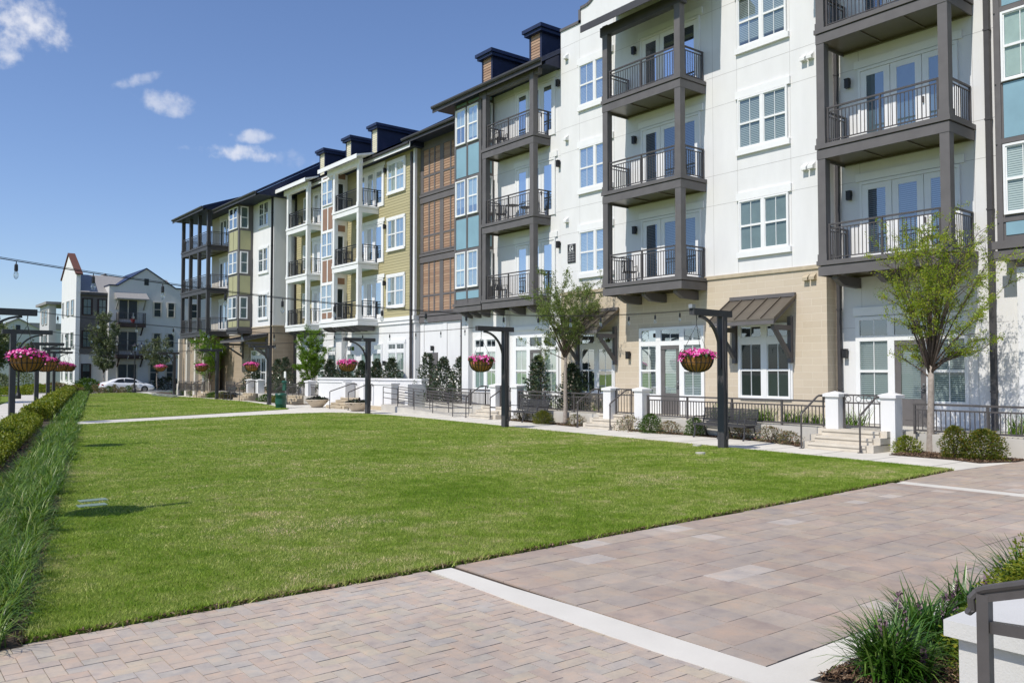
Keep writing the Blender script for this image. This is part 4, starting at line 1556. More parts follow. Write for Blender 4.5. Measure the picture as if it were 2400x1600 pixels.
fence(66.5, 73.2, 'metal fence at the far end by the tan columns', x0=21.6, x1=21.6)

def gate_pillar(x, y, label, w=.46, h=1.36):
    t = thing('gate_pillar', label, 'pillar', (x, y, 0), 'white gate pillars at the terrace steps')
    m = MB()
    m.box(x, x + w, y - w / 2, y + w / 2, 0, h)
    m.build('shaft', 'white_stucco', t)
    m = MB()
    a = .05
    m.loft([[(x - a, y - w / 2 - a, h), (x + w + a, y - w / 2 - a, h), (x + w + a, y + w / 2 + a, h), (x - a, y + w / 2 + a, h)],
            [(x - a, y - w / 2 - a, h + .08), (x + w + a, y - w / 2 - a, h + .08), (x + w + a, y + w / 2 + a, h + .08), (x - a, y + w / 2 + a, h + .08)],
            [(x + w / 2 - .01, y - .01, h + .15), (x + w / 2 + .01, y - .01, h + .15), (x + w / 2 + .01, y + .01, h + .15), (x + w / 2 - .01, y + .01, h + .15)]])
    m.build('cap', 'white_stucco', t)

def steps(x, y0, y1, label, n=3, run=.34, rise=.165, mat='limestone', cheek=.22):
    m = MB()
    for i in range(n):
        m.box(x + run * i, x + run * (n) + .25, y0, y1, rise * i + (.001 if i else 0), rise * (i + 1))
        m.box(x + run * i - .03, x + run * i, y0 - .001, y1 + .001, rise * (i + 1) - .06, rise * (i + 1) - .001)
    o = m.build('entry_steps', mat, None)
    tag(o, label, 'steps', 'short stone steps up to the terrace')
    for yy in (y0 - cheek, y1 + .002):
        m = MB()
        for i in range(n):
            m.box(x + run * i + .05, x + run * n + .25, yy, yy + cheek - .002, rise * i + (.002 if i else 0), rise * (i + 1) + .02)
        m.build('side_kerb', mat, o)
    return o

def handrail(x, y, label, x1, zt=1.38, ztop=.5, group='dark handrails beside the terrace steps', zb=.9):
    t = thing('handrail', label, 'handrail', (x, y, 0), group)
    m = MB()
    m.tube([(x, y, 0), (x, y, zb)], .024, 8)
    m.lathe([(.07, 0), (.07, .015)], (x, y, 0), 10)
    m.build('post', 'dark_metal', t)
    m = MB()
    m.tube([(x1, y, ztop - .1), (x1, y, zt)], .024, 8)
    m.build('post', 'dark_metal', t)
    m = MB()
    m.tube([(x + .01, y, zb - .10), (x - .01, y, zb - .02), (x + .02, y, zb + .03), (x1 - .3, y, zt - .02), (x1 - .22, y, zt + .005), (x1 + .06, y, zt + .005), (x1 + .1, y, zt - .03), (x1 + .1, y, zt - .12)], .027, 8)
    m.build('grip', 'dark_metal', t)

def gate(x, y0, y1, label, zb=.56, h=.88):
    t = thing('metal_gate', label, 'gate', (x, (y0 + y1) / 2, zb), 'small metal gates between white pillars')
    m = MB()
    for z in (0, h - .26, h - .05):
        m.box(x - .018, x + .018, y0, y1, zb + z, zb + z + .04)
    for y in (y0, y1 - .045):
        m.box(x - .022, x + .022, y, y + .045, zb - .05, zb + h + .0)
    m.build('frame', 'dark_metal', t)
    m = MB()
    k = 8
    for i in range(1, k):
        yy = y0 + (y1 - y0) * i / k
        m.box(x - .009, x + .009, yy - .009, yy + .009, zb + .04, zb + h - .26)
        if i % 2 == 0:
            m.box(x - .009, x + .009, yy - .009, yy + .009, zb + h - .22, zb + h - .05)
    for i in range(4):
        cy = y0 + (y1 - y0) * (i + .5) / 4
        m.tube([(x, cy + .075 * math.cos(q), zb + h - .135 + .075 * math.sin(q)) for q in [2 * math.pi * j / 14 for j in range(15)]], .009, 5)
    m.build('bars', 'dark_metal', t)

ST = (('at the right end of the lawn, nearest the camera', 'the near steps', 11.0, 12.62, 20.0, 20.9, 10.88, 12.45, 11.1, 12.76), ('beyond the near bench', 'the second steps', 20.75, 22.2, 20.9, 21.42, 20.08, 21.62, 20.86, 22.54), ('beyond the farther bench', 'the third steps', 28.6, 30.2, 21.45, 22.1, 27.9, 29.4, 28.62, 30.43))
for i, (lab, nm, y0, y1, x, xp, pa, pb, ra, rb) in enumerate(ST):
    steps(x, y0, y1, 'three pale stone steps ' + lab, mat='pale_stone', cheek=.18)
    gate_pillar(xp, pa, 'white capped pillar right of the gate at ' + nm, w=.38)
    gate_pillar(xp, pb, 'white capped pillar left of the gate at ' + nm, w=.38)
    gate(xp + .25, pa + .2, pb - .2, 'low metal gate with rings at the top of ' + nm)
    handrail(x - .08, ra, 'dark handrail on the right side of ' + nm, x + 1.0)
    handrail(x - .08, rb, 'dark handrail on the left side of ' + nm, x + 1.0)

# white planter wall with steps, pillars and the ramp
wl_ = thing('planter_wall', 'long white planter wall with steps through it before the olive section', 'wall', (22.2, 41, 0))
m = MB()
m.box(22.0, 22.45, 43.55, 46.8, 0, 1.40)
m.box(21.96, 22.5, 43.5, 46.9, 1.40, 1.50)
m.box(22.0, 22.45, 38.1, 41.4, .2, 1.34)
m.box(21.96, 22.5, 38.05, 41.45, 1.34, 1.43)
m.box(21.9, 22.5, 43.1, 43.52, 0, 1.42)
m.box(21.9, 22.5, 40.95, 41.40, 0, 1.42)
m.build('front_wall', 'white_stucco', wl_)
m = MB()
m.box(23.3, 23.6, 37.2, 49.5, 0, 1.55)
m.box(23.25, 23.65, 37.15, 49.6, 1.55, 1.66)
m.box(22.46, 23.3, 37.2, 37.5, 0, 1.38)
m.build('back_wall', 'white_stucco', wl_)
m = MB()
m.box(21.85, 22.6, 36.6, 40.9, 0, .2)
m.box(21.7, 21.99, 36.6, 38.0, .0, .24)
m.build('stone_plinth', 'limestone', wl_)
steps(20.85, 41.5, 43.3, 'wide warm stone steps between the two planter bowls', 4, .3, .14)
handrail(20.55, 42.3, 'dark handrail left of the wide warm steps', 22.1, 1.35, .55, zb=.92)
handrail(20.5, 40.0, 'dark handrail right of the wide warm steps', 21.85, 1.35, .55, zb=.92)
rp = MB()
rp.add([(21.2, 31.2, 0.005), (22.1, 31.2, .005), (22.3, 37.9, .36), (21.3, 37.9, .36), (21.2, 31.2, -.05), (22.1, 31.2, -.05), (22.3, 37.9, -.05), (21.3, 37.9, -.05)], [(0, 1, 2, 3), (4, 7, 6, 5), (0, 3, 7, 4), (1, 5, 6, 2), (3, 2, 6, 7), (0, 4, 5, 1)])
tag(rp.build('access_ramp', 'concrete', None), 'sloping concrete access ramp beside the white planter wall', 'ramp')
for x, lab in ((21.25, 'ramp railing on the lawn side'), (22.15, 'ramp railing on the building side')):
    t = thing('ramp_railing', 'grey pipe ' + lab, 'railing', (x, 34, 0), 'pipe railings of the access ramp')
    g = MB()
    z = lambda y: .36 * (y - 31.2) / 6.7
    for hgt in (.36, .62, .9):
        g.tube([(x, 31.3, z(31.3) + hgt), (x + .1, 37.8, z(37.8) + hgt)], .021, 6)
    g.build('rail', 'dark_metal', t)
    for y in (31.3, 33, 34.7, 36.3, 37.8):
        p = MB()
        xx = x + .1 * (y - 31.3) / 6.5
        p.tube([(xx, y, z(y) - .02), (xx, y, z(y) + .91)], .021, 6)
        p.build('post', 'dark_metal', t)
# far steps and pillars
steps(21.35, 49.6, 51.4, 'pale steps behind the green bin', 3)
handrail(21.2, 49.6, 'dark handrail right of the steps behind the green bin', 22.3)
handrail(21.2, 51.3, 'dark handrail left of the steps behind the green bin', 22.3)
gate_pillar(22.35, 47.2, 'white pillar left of the bright green columnar tree')
gate_pillar(22.35, 49.3, 'white pillar partly behind the bright green columnar tree')
steps(21.2, 57.4, 59.0, 'pale steps in front of the two far white pillars', 3)
handrail(21.0, 57.3, 'dark handrail right of the steps by the two far white pillars', 22.1)
handrail(21.0, 59.0, 'dark handrail left of the steps by the two far white pillars', 22.1)
gate_pillar(22.2, 57.2, 'right one of two far white pillars')
gate_pillar(22.2, 59.1, 'left one of two far white pillars')
steps(21.0, 66.0, 67.4, 'pale steps near the tan columns at the far end', 3)
handrail(20.8, 65.9, 'dark handrail right of the steps by the tan columns', 21.9)
handrail(20.8, 67.5, 'dark handrail left of the steps by the tan columns', 21.9)

# ------------------------------------------------------------------ benches
def bench():
    t = thing('park_bench', 'black slatted metal bench by the near post, below the bronze awning', 'bench', (0, 0, 0), 'black metal benches along the walk')
    L = 2.05
    m = MB()
    for i in range(9):
        x = .06 + i * .048
        m.box(x, x + .038, -L / 2, L / 2, .405 + .012 * abs(i - 4) / 4, .43 + .012 * abs(i - 4) / 4)
    m.tube([(.05, -L / 2, .41), (.03, -L / 2, .40), (.03, L / 2, .40), (.05, L / 2, .41)], .018, 6)
    m.build('seat', 'bench_metal', t)
    m = MB()
    for i in range(9):
        s = i * .046
        m.box(.50 + s * .25, .515 + s * .25, -L / 2, L / 2, .47 + s, .506 + s)
    for y in (-L / 2, -L / 6, L / 6, L / 2):
        m.bar((.49, y, .44), (.61, y, .90), .03, .025)
    m.tube([(.61, -L / 2, .90), (.61, L / 2, .90)], .02, 6)
    m.build('backrest', 'bench_metal', t)
    for y in (-L / 2 + .06, 0, L / 2 - .06):
        m = MB()
        m.tube([(-.02, y, 0), (.03, y, .1), (.05, y, .25), (.04, y, .40), (.25, y, .385), (.47, y, .40), (.52, y, .25), (.58, y, .1), (.66, y, 0)], .03, 6)
        m.build('leg', 'bench_metal', t)
    for y in (-L / 2 + .02, 0, L / 2 - .02):
        m = MB()
        m.tube([(.04, y, .40), (.0, y, .52), (.03, y, .63), (.14, y, .66), (.36, y, .64), (.55, y, .66)], .018, 6)
        m.build('armrest', 'bench_metal', t)
    return t
b0 = bench()
b0.location = (20.62, 16.05, 0)
b0.rotation_euler = (0, 0, math.radians(-3))
dup(b0, (21.1, 26.1, 0), math.radians(-5), 'black slatted metal bench beyond the second post, near the slender street tree')
dup(b0, (21.2, 61.0, 0), math.radians(-4), 'small dark bench far along the walk behind the green waste station')

# ------------------------------------------------------------------ posts with arms, hanging baskets, string lights
PH = 3.67
def lamp_post(label):
    t = thing('basket_post', label, 'post', (0, 0, 0), 'dark posts with side arms around the lawn')
    m = MB()
    m.box(-.1, .1, -.1, .1, 0, PH - .16)
    m.box(-.16, .16, -.16, .16, 0, .015)
    for q in (-.13, .13):
        for w in (-.13, .13):
            m.lathe([(.014, .015), (.014, .04)], (q, w, 0), 6)
    m.build('post', 'dark_paint', t)
    m = MB()
    m.tube([(.03, -.112, .1), (.03, -.112, 1.9), (.0, -.115, 2.0), (-.03, -.112, 2.2), (-.03, -.112, 3.4)], .011, 5)
    m.box(.0, .09, -.13, -.101, .25, .42)
    m.build('conduit', 'dark_metal', t)
    m = MB()
    m.box(-1.36, .38, -.075, .075, PH - .17, PH)
    m.build('beam', 'dark_paint', t)
    m = MB()
    P = [(-1.02 + .92 * math.sin(a), 0, PH - 1.2 + 1.0 * math.cos(a)) for a in [math.pi / 2 * i / 10 for i in range(11)]]
    for p, q in zip(P, P[1:]):
        m.bar(p, q, .075, .06)
    m.bar(P[-1], (-.1, 0, PH - 1.55), .075, .06)
    m.build('brace', 'dark_paint', t)
    m = MB()
    m.tube([(-1.15, 0, PH - .17), (-1.15, 0, PH - .24), (-1.13, 0, PH - .27), (-1.15, 0, PH - .30)], .012, 6)
    m.build('hook', 'black_metal', t)
    return t

def basket(seed, full):
    t = thing('hanging_basket', 'x', 'flower basket', (0, 0, 0), 'hanging baskets of pink flowers')
    R, H = .42, .40
    m = MB()
    m.lathe([(.03, -H), (.16, -H + .012), (.27, -H + .06), (.345, -H + .14), (.39, -H + .24), (.41, -.05), (.415, 0), (.38, .0), (.33, -.08)], (0, 0, 0), 28)
    m.build('liner', 'coir', t, True)
    m = MB()
    for k in range(20):
        a = 2 * math.pi * k / 20
        P = [(.10, -H - .004), (.18, -H + .01), (.285, -H + .058), (.36, -H + .14), (.405, -H + .24), (.427, -.05), (.432, .01)]
        m.tube([(r * math.cos(a), r * math.sin(a), z) for r, z in P], .0115, 4)
    for r, z in ((.432, .005), (.412, -.17), (.10, -H - .004)):
        m.tube([(r * math.cos(a), r * math.sin(a), z) for a in [2 * math.pi * i / 24 for i in range(25)]], .009, 4)
    m.build('wire_frame', 'basket_wire', t)
    g = np.random.default_rng(seed)
    n = int(620 * full)
    a = g.uniform(0, 6.283, n)
    r = .47 * np.sqrt(g.uniform(0, 1, n))
    r *= 1 + .10 * np.sin(a * 3 + seed) + .06 * np.sin(a * 7)
    z = (.10 + .04 * np.sin(a * 2 + seed)) * (1 - (r / .52) ** 2) + .02 + g.normal(0, .03, n)
    trail = (r > .40) & (g.uniform(0, 1, n) < .30)
    z = np.where(trail, z - g.uniform(.02, .13, n), z)
    r = np.where(trail, r + .03, r)
    nrm = np.stack([r * np.cos(a) * 1.2 + g.normal(0, .25, n), r * np.sin(a) * 1.2 + g.normal(0, .25, n), np.full(n, .5)], 1)
    nrm /= np.linalg.norm(nrm, axis=1)[:, None]
    c = np.stack([r * np.cos(a), r * np.sin(a), z], 1)
    u = np.cross(nrm, g.normal(0, 1, (n, 3)))
    u /= np.linalg.norm(u, axis=1)[:, None]
    v = np.cross(nrm, u)
    s = g.uniform(.022, .038, n)[:, None]
    hexa = np.stack([c + (u * math.cos(q) + v * math.sin(q)) * s + nrm * .012 for q in [k * math.pi / 3 for k in range(6)]], 1)
    npmesh('flowers', hexa, 6, 'pink_petal', t)
    n = 420
    a = g.uniform(0, 6.283, n)
    r = .46 * np.sqrt(g.uniform(0, 1, n))
    global rng
    keep, rng = rng, g
    npmesh('leaves', flakes(r * np.cos(a), r * np.sin(a), g.uniform(-.03, .09, n), .04, .018, .8), 4, 'round_leaf', t)
    rng = keep
    m = MB()
    for k in range(3):
        q = 2 * math.pi * k / 3 + .4
        m.tube([(.42 * math.cos(q), .42 * math.sin(q), 0), (.02 * math.cos(q), .02 * math.sin(q), .78)], .007, 4)
    m.tube([(0, 0, .77), (0, 0, .93)], .009, 4)
    m.build('chain', 'chain', t)
    return t

RP = [(18.16, 13.97), (18.69, 24.12), (19.63, 36.26), (20.18, 49.95), (20.79, 61.28), (21.19, 73.12)]
LP = [(-.15, 13.0), (2.35, 24.8), (4.75, 37.2), (7.96, 53.1), (10.2, 63.5), (12.6, 75.9)]
RL = ['dark post with arm at the near end of the walk, nearest the camera', 'dark post with arm beside the farther black bench', 'dark post with arm in front of the white planter wall', 'dark post with arm beside the green waste bin', 'dark post with arm in front of the tan columns', 'dark post with arm at the far end before the street']
LL = ['dark post with arm left of the frame near the camera', 'dark post with only its arm reaching in from the left edge', 'tall dark post beside the left walkway, nearest in view there', 'second dark post in view along the left walkway', 'third dark post in view along the left walkway', 'farthest dark post along the left walkway']
p0 = lamp_post(RL[0])
KB = [basket(11, 1.0), basket(23, .8), basket(37, 1.15)]
used_b = set()
tips = {}
import itertools
for side, PTS, LAB in (('r', RP, RL), ('l', LP, LL)):
    for i, (x, y) in enumerate(PTS):
        rz = math.radians(4) if side == 'r' else math.radians(180 + 4)
        lab = LAB[i]
        t = p0 if (side == 'r' and i == 0) else dup(p0, (0, 0, 0), rz, lab)
        t.location = (x, y, 0)
        t.rotation_euler = (0, 0, rz)
        bx, by = x - 1.15 * math.cos(rz), y - 1.15 * math.sin(rz)
        tips[side, i] = Vector((x - 1.36 * math.cos(rz), y - 1.36 * math.sin(rz), PH - .06))
        nm = 'hanging basket of pink flowers on the ' + lab.replace('tall dark post', 'tall post').replace('dark post', 'post').replace(' with arm', '').replace(' with only its arm', '')
        kb = (i + (1 if side == 'l' else 0)) % 3
        k = KB[kb] if kb not in used_b else dup(KB[kb], (0, 0, 0), 0)
        used_b.add(kb)
        k['label'] = ' '.join(nm.split()[:16])
        k.location = (bx, by, PH - .30 - .93)
        k.rotation_euler = (0, 0, .7 * i + (2 if side == 'l' else 0))

def string_lights(a, b, sag, label, n=None):
    t = thing('string_lights', label, 'string lights', tuple(a), 'strings of bulbs across the lawn')
    d = b - a
    L = d.length
    P = [a + d * s + Vector((0, 0, -4 * sag * s * (1 - s))) for s in [i / 40 for i in range(41)]]
    m = MB()
    m.tube(P, .0068, 5)
    m.tube([p + Vector((0, 0, .018)) for p in P], .004, 4)
    m.build('wire', 'black_metal', t)
    n = n or int(L / .92)
    for i in range(n):
        s = (i + .5) / n
        c = a + d * s + Vector((0, 0, -4 * sag * s * (1 - s)))
        m = MB()
        m.tube([c, c - Vector((0, 0, .06))], .006, 4)
        m.lathe([(.012, -.04), (.022, -.055), (.024, -.13), (.02, -.14)], c, 8)
        o = m.build('socket', 'black_metal', t)
        m = MB()
        m.lathe([(.016, -.14), (.028, -.17), (.032, -.20), (.022, -.235), (.004, -.25)], c, 8)
        m.build('bulb', 'bulb_glass', o, True)
SL = ['string of bulbs hanging lowest across the front, from the near post', 'string of bulbs from the second post to the left edge arm', 'string of bulbs from the planter wall post across the lawn', 'string of bulbs from the waste bin post across the far lawn', 'string of bulbs from the tan columns post across the far lawn', 'farthest string of bulbs before the street']
for i in range(6):
    string_lights(tips['r', i], tips['l', i], (.42, .40, .38, .36, .34, .34)[i], SL[i])
fl = MB()
x, y = RP[0]
tp = tips['r', 0]
fl.box(tp.x - .05, tp.x + .08, tp.y - .06, tp.y + .06, PH + .001, PH + .10)
tag(fl.build('junction_box', 'aluminium', None), 'small pale junction box on the end of the near post arm', 'junction box')

# ------------------------------------------------------------------ trees
def tree(name, label, base, fork, top, crx, cry, cz, crz, leafmat, nleaf, leaf, barkmat='bark', trunk_r=.09, seed=1, nb=13, group=None, z0=0, sprig=1.0, bias=0.0, even=1.3, twig=1.0, open_=.0):
    """tapered trunk, ascending limbs with twigs, and leaf sprays along the twigs inside an uneven crown"""
    r = random.Random(seed)
    g = np.random.default_rng(seed)
    bx, by = base
    t = thing(name, label, 'tree', (bx, by, z0), group)
    m = MB()
    lean = (r.uniform(-.05, .05), r.uniform(-.05, .05))
    pts = [(bx + lean[0] * s + .02 * math.sin(s * 7), by + lean[1] * s + .02 * math.sin(s * 5 + 1), z0 - .05 + (fork - z0 + .05) * s) for s in (0, .04, .25, .5, .75, 1)]
    m.tube(pts, [trunk_r * 1.4, trunk_r * 1.08, trunk_r, trunk_r * .94, trunk_r * .86, trunk_r * .7], 9)
    m.build('trunk', barkmat, t, True)
    f = Vector(pts[-1])
    lm = MB()
    twigs = []
    def spray(o, e, R0, depth):
        L = (e - o).length
        mid = o.lerp(e, .5) + Vector((r.uniform(-.06, .06), r.uniform(-.06, .06), .05)) * L
        lm.tube([o, mid, e], [R0, R0 * .62, R0 * .28], 4 if depth else 5)
        twigs.append((o.lerp(e, .35), e))
        if depth >= 2:
            return
        for q in range((6, 4)[depth]):
            s = r.uniform(.25, .98)
            p = o.lerp(e, s) + (mid - o.lerp(e, .5)) * (1 - abs(2 * s - 1))
            d = (e - o).normalized()
            side = Vector((r.gauss(0, 1), r.gauss(0, 1), r.gauss(0, .7) + .25)).normalized()
            dd = (d * .75 + side * .8).normalized()
            l = L * r.uniform(.22, .5) * twig
            spray(p, p + dd * l, R0 * .42, depth + 1)
    for i in range(nb):
        a = 2.399963 * i + r.uniform(-.3, .3)
        hr = math.sqrt((i + .5) / nb)
        w = math.sqrt(max(0, 1 - hr * hr))
        zt = cz + crz * (w * .95 + r.uniform(-.12, .08)) if r.random() < .72 else cz + crz * r.uniform(-.75, .2)
        k = r.uniform(.85, 1.06)
        end = Vector((bx + crx * hr * k * math.cos(a), by + cry * hr * k * math.sin(a) + bias * hr, zt))
        st = f - Vector((0, 0, r.uniform(0, .35) * hr))
        c1 = st.lerp(end, .5) + Vector((0, 0, (end.z - st.z) * .10))
        P = [st * (1 - s) ** 2 + c1 * 2 * s * (1 - s) + end * s * s for s in (0, .2, .4, .6, .8, 1)]
        R0 = trunk_r * r.uniform(.22, .40)
        lm.tube(P, [R0, R0 * .8, R0 * .6, R0 * .42, R0 * .26, R0 * .1], 5)
        L = (end - st).length
        twigs.append((P[3], P[5]))
        for q in range(8):
            s = r.uniform(.3, 1.0)
            p = st * (1 - s) ** 2 + c1 * 2 * s * (1 - s) + end * s * s
            d = (end - st).normalized()
            side = Vector((r.gauss(0, 1), r.gauss(0, 1), r.gauss(0, .6) + .2)).normalized()
            dd = (d * .7 + side * .85).normalized()
            l = min(L * .5, min(crx, cry) * .75) * r.uniform(.35, .85) * twig
            spray(p, p + dd * l, R0 * .34, 1)
    lm.build('limbs', 'dark_bark', t, True)
    A = np.array([tuple(a) for a, b in twigs])
    Bv = np.array([tuple(b) for a, b in twigs])
    L = np.linalg.norm(Bv - A, axis=1)
    w = (L + .08) * g.gamma(even, 1.0, len(L))
    k = g.choice(len(A), nleaf, p=w / w.sum())
    s = g.uniform(.0, 1.1, nleaf)[:, None]
    C = A[k] * (1 - s) + Bv[k] * s + g.normal(0, leaf * sprig, (nleaf, 3))
    nn = g.normal(0, 1, (nleaf, 3)) + np.array([0, 0, .5])
    d = (Bv - A)[k] / (L[k][:, None] + 1e-6) + g.normal(0, .7, (nleaf, 3))
    d /= np.linalg.norm(d, axis=1)[:, None]
    e = np.cross(d, nn)
    e /= np.linalg.norm(e, axis=1)[:, None]
    sz = leaf * g.uniform(.6, 1.35, nleaf)[:, None]
    quad = np.stack([C - d * sz, C - e * sz * .38, C + d * sz, C + e * sz * .38], 1)
    npmesh('crown', quad, 4, leafmat, t)
    return t

tree('street_tree', 'yellow green elm with fine airy crown in front of the near entry door', (21.3, 9.99), 2.2, 5.9, 1.45, 1.55, 3.75, 2.0, 'elm_leaf', 30000, .027, trunk_r=.088, seed=4, nb=34, bias=-.35, even=1.6, sprig=1.3)
tree('street_tree', 'slender grey green elm beside the farther black bench', (21.6, 24.07), 2.75, 5.7, 1.6, 1.85, 4.15, 1.5, 'elm_leaf_grey', 21000, .034, trunk_r=.078, seed=9, nb=26, even=1.5, sprig=1.3, z0=.08)
tree('columnar_tree', 'bright green columnar tree before the olive section and planter bowls', (23.3, 50.9), 1.0, 4.7, 1.1, 1.4, 2.5, 2.1, 'bright_leaf', 15000, .058, trunk_r=.07, seed=15, nb=22)
tree('street_tree', 'thin green tree in front of the tan columns', (21.9, 66.3), 1.5, 4.9, 1.4, 1.6, 2.9, 1.9, 'bright_leaf', 8000, .07, trunk_r=.07, seed=21, nb=16)

def shrub(name, label, cat, x, y, z, rx, ry, h, mat, n, leaf, shape='cone', seed=1, group=None, stem=True, aspect=.42):
    g = np.random.default_rng(seed)
    t = thing(name, label, cat, (x, y, z), group)
    zz = g.uniform(.02, 1, n * 2) if shape != 'ball' else g.uniform(0, 1, n * 2)
    if shape == 'cone':
        rad = (1 - zz) ** .75 * .95 + .12
        rad *= 1 + .16 * np.sin(zz * 23 + seed)
        rad *= np.where(zz < .08, .8, 1)
    elif shape == 'ball':
        rad = np.sqrt(np.clip(1 - (zz * 1.35 - .35) ** 2, .04, 1))
    else:
        rad = np.sqrt(np.clip(1 - (zz ** 3), .02, 1))
    a = g.uniform(0, 6.283, n * 2)
    lob = 1 + .18 * np.sin(a * 3 + seed) * np.sin(zz * 9 + seed * 2) + .12 * np.sin(a * 7 + zz * 17)
    q = g.uniform(0, 1, n * 2) ** .42
    R = rad * q * lob
    k = g.uniform(0, 1, n * 2) < .62
    px, py, pz = (x + R * rx * np.cos(a))[k], (y + R * ry * np.sin(a))[k], (z + zz * h)[k]
    m_ = len(px)
    C = np.stack([px, py, pz], 1) + g.normal(0, leaf * .5, (m_, 3))
    C[:, 2] = np.maximum(C[:, 2], z + .01)
    d = np.stack([np.cos(a)[k], np.sin(a)[k], np.full(m_, .5)], 1) + g.normal(0, .55, (m_, 3))
    d /= np.linalg.norm(d, axis=1)[:, None]
    e = np.cross(d, g.normal(0, 1, (m_, 3)))
    e /= np.linalg.norm(e, axis=1)[:, None]
    sz = leaf * g.uniform(.6, 1.3, m_)[:, None]
    npmesh('foliage', np.stack([C - d * sz, C - e * sz * aspect, C + d * sz, C + e * sz * aspect], 1), 4, mat, t)
    if stem:
        m = MB()
        r = random.Random(seed)
        for i in range(4):
            q = 6.28 * i / 4 + r.uniform(-.4, .4)
            m.tube([(x, y, z - .03), (x + rx * .2 * math.cos(q), y + ry * .2 * math.sin(q), z + h * .35), (x + rx * .35 * math.cos(q), y + ry * .35 * math.sin(q), z + h * .7)], [.02, .014, .006], 4)
        m.build('stem', 'dark_bark', t)
    return t

MG = 'dark glossy magnolia shrubs by the walls'
for i, (x, y, z, rx, h, lab) in enumerate((
        (23.9, 37.6, .5, .85, 2.5, 'dark magnolia shrub in front of the grey service door'), (23.6, 35.6, .5, .8, 2.25, 'dark magnolia shrub between the service door and the downpipe'), (23.5, 33.8, .5, .95, 2.25, 'dark magnolia shrub nearest the downpipe, right of three'),
        (22.85, 27.2, .5, .75, 2.2, 'dark conical magnolia covering the grey entry door of the blue bay unit'), (22.6, 24.75, .5, .75, 1.85, 'dark magnolia shrub behind the slender tree, beside the awning window'),
        (24.1, 49.6, 1.0, .75, 1.8, 'dark magnolia at the left end of the white planter wall'), (24.15, 47.6, 1.0, .7, 1.55, 'dark magnolia in the white planter, second from its left end'), (24.15, 45.4, 1.0, .7, 1.65, 'dark magnolia in the white planter behind the post arm'), (24.15, 43.5, 1.0, .65, 1.75, 'dark narrow magnolia in the white planter beside the wall lamp'), (24.15, 41.8, 1.0, .8, 1.8, 'dark magnolia in front of the olive unit ground floor window'),
        (23.3, 56.2, .5, .9, 2.4, 'dark magnolia left of the bright columnar tree'), (23.2, 54.6, .5, .85, 2.5, 'dark magnolia directly beside the bright columnar tree'), (22.9, 59.9, .5, .95, 2.2, 'dark magnolia under the slatted canopy behind the far basket'))):
    shrub('magnolia_shrub', lab, 'shrub', x, y, z, rx, rx * 1.1, h, 'magnolia_leaf', 1500, .075, 'cone', 30 + i, MG)
BX = 'low shrubs in the mulch beds'
shrub('box_bush', 'larger clipped bush beside the paving below the fence, right of two', 'shrub', 20.55, 8.42, .01, .45, .47, .70, 'box_leaf', 5200, .026, 'block', 51, BX)
shrub('box_bush', 'smaller clipped bush beside the elm trunk, left of two', 'shrub', 20.35, 9.0, .01, .30, .31, .76, 'box_leaf', 3000, .026, 'block', 52, BX)
shrub('loose_bush', 'small loose yellowish bush beside the near steps', 'shrub', 20.8, 10.35, .01, .33, .36, .42, 'hedge_leaf', 1300, .028, 'ball', 53, BX)
shrub('round_bush', 'round green bush left of the near bench', 'shrub', 20.85, 19.0, .01, .38, .42, .62, 'round_leaf', 2200, .028, 'ball', 54, BX)
shrub('round_bush', 'small green bush behind the left end of the near bench', 'shrub', 21.15, 17.35, .01, .32, .36, .55, 'round_leaf', 1500, .028, 'ball', 55, BX)
for i, (x, y, s, lab) in enumerate(((20.95, 14.45, .42, 'pinkish drift rose bush right of the near bench'), (20.6, 13.6, .34, 'low pinkish rose bush beside the near handrail'), (20.9, 20.0, .5, 'pale rose bush beside the second steps'), (20.95, 18.25, .4, 'straggly rose bush between the round bush and the near bench'), (21.15, 15.6, .36, 'low rose bush under the near bench'), (21.35, 23.2, .4, 'pale rose bush left of the second steps'), (21.6, 25.4, .4, 'low mixed bush under the farther bench'), (21.65, 26.9, .4, 'low mixed bush at the left end of the farther bench'))):
    shrub('rose_bush', lab, 'shrub', x, y, .01, s, s * 1.15, s * 1.05, 'rose_leaf', 620, .03, 'ball', 60 + i, BX)
shrub('grass_bush', 'striped ornamental bush at the right end of the farther bench', 'shrub', 21.05, 24.75, .01, .42, .45, .5, 'box_leaf', 1700, .04, 'ball', 58, BX, aspect=.2)
for i, (x, y, s, lab) in enumerate(((21.7, 52.2, .6, 'yellow green bush beside the left planter bowl'), (21.9, 54.6, .6, 'low green bush below the steps behind the bin'), (21.7, 61.6, .6, 'reddish low bush beside the far handrails'), (21.9, 63.3, .6, 'pale low bush near the far post'), (21.8, 65.0, .5, 'low bush at the foot of the thin far tree'), (22.3, 70.5, .7, 'low green bush in front of the tan columns'), (22.4, 72.8, .7, 'low green bush at the far corner of the building'), (22.5, 75.5, .7, 'low green bush past the far corner of the building'))):
    shrub('low_bush', lab, 'shrub', x, y, .01, s, s * 1.5, s * .8, 'box_leaf' if i in (0, 3) else ('rose_leaf' if i == 2 else 'round_leaf'), 1100, .05, 'ball', 80 + i, BX)
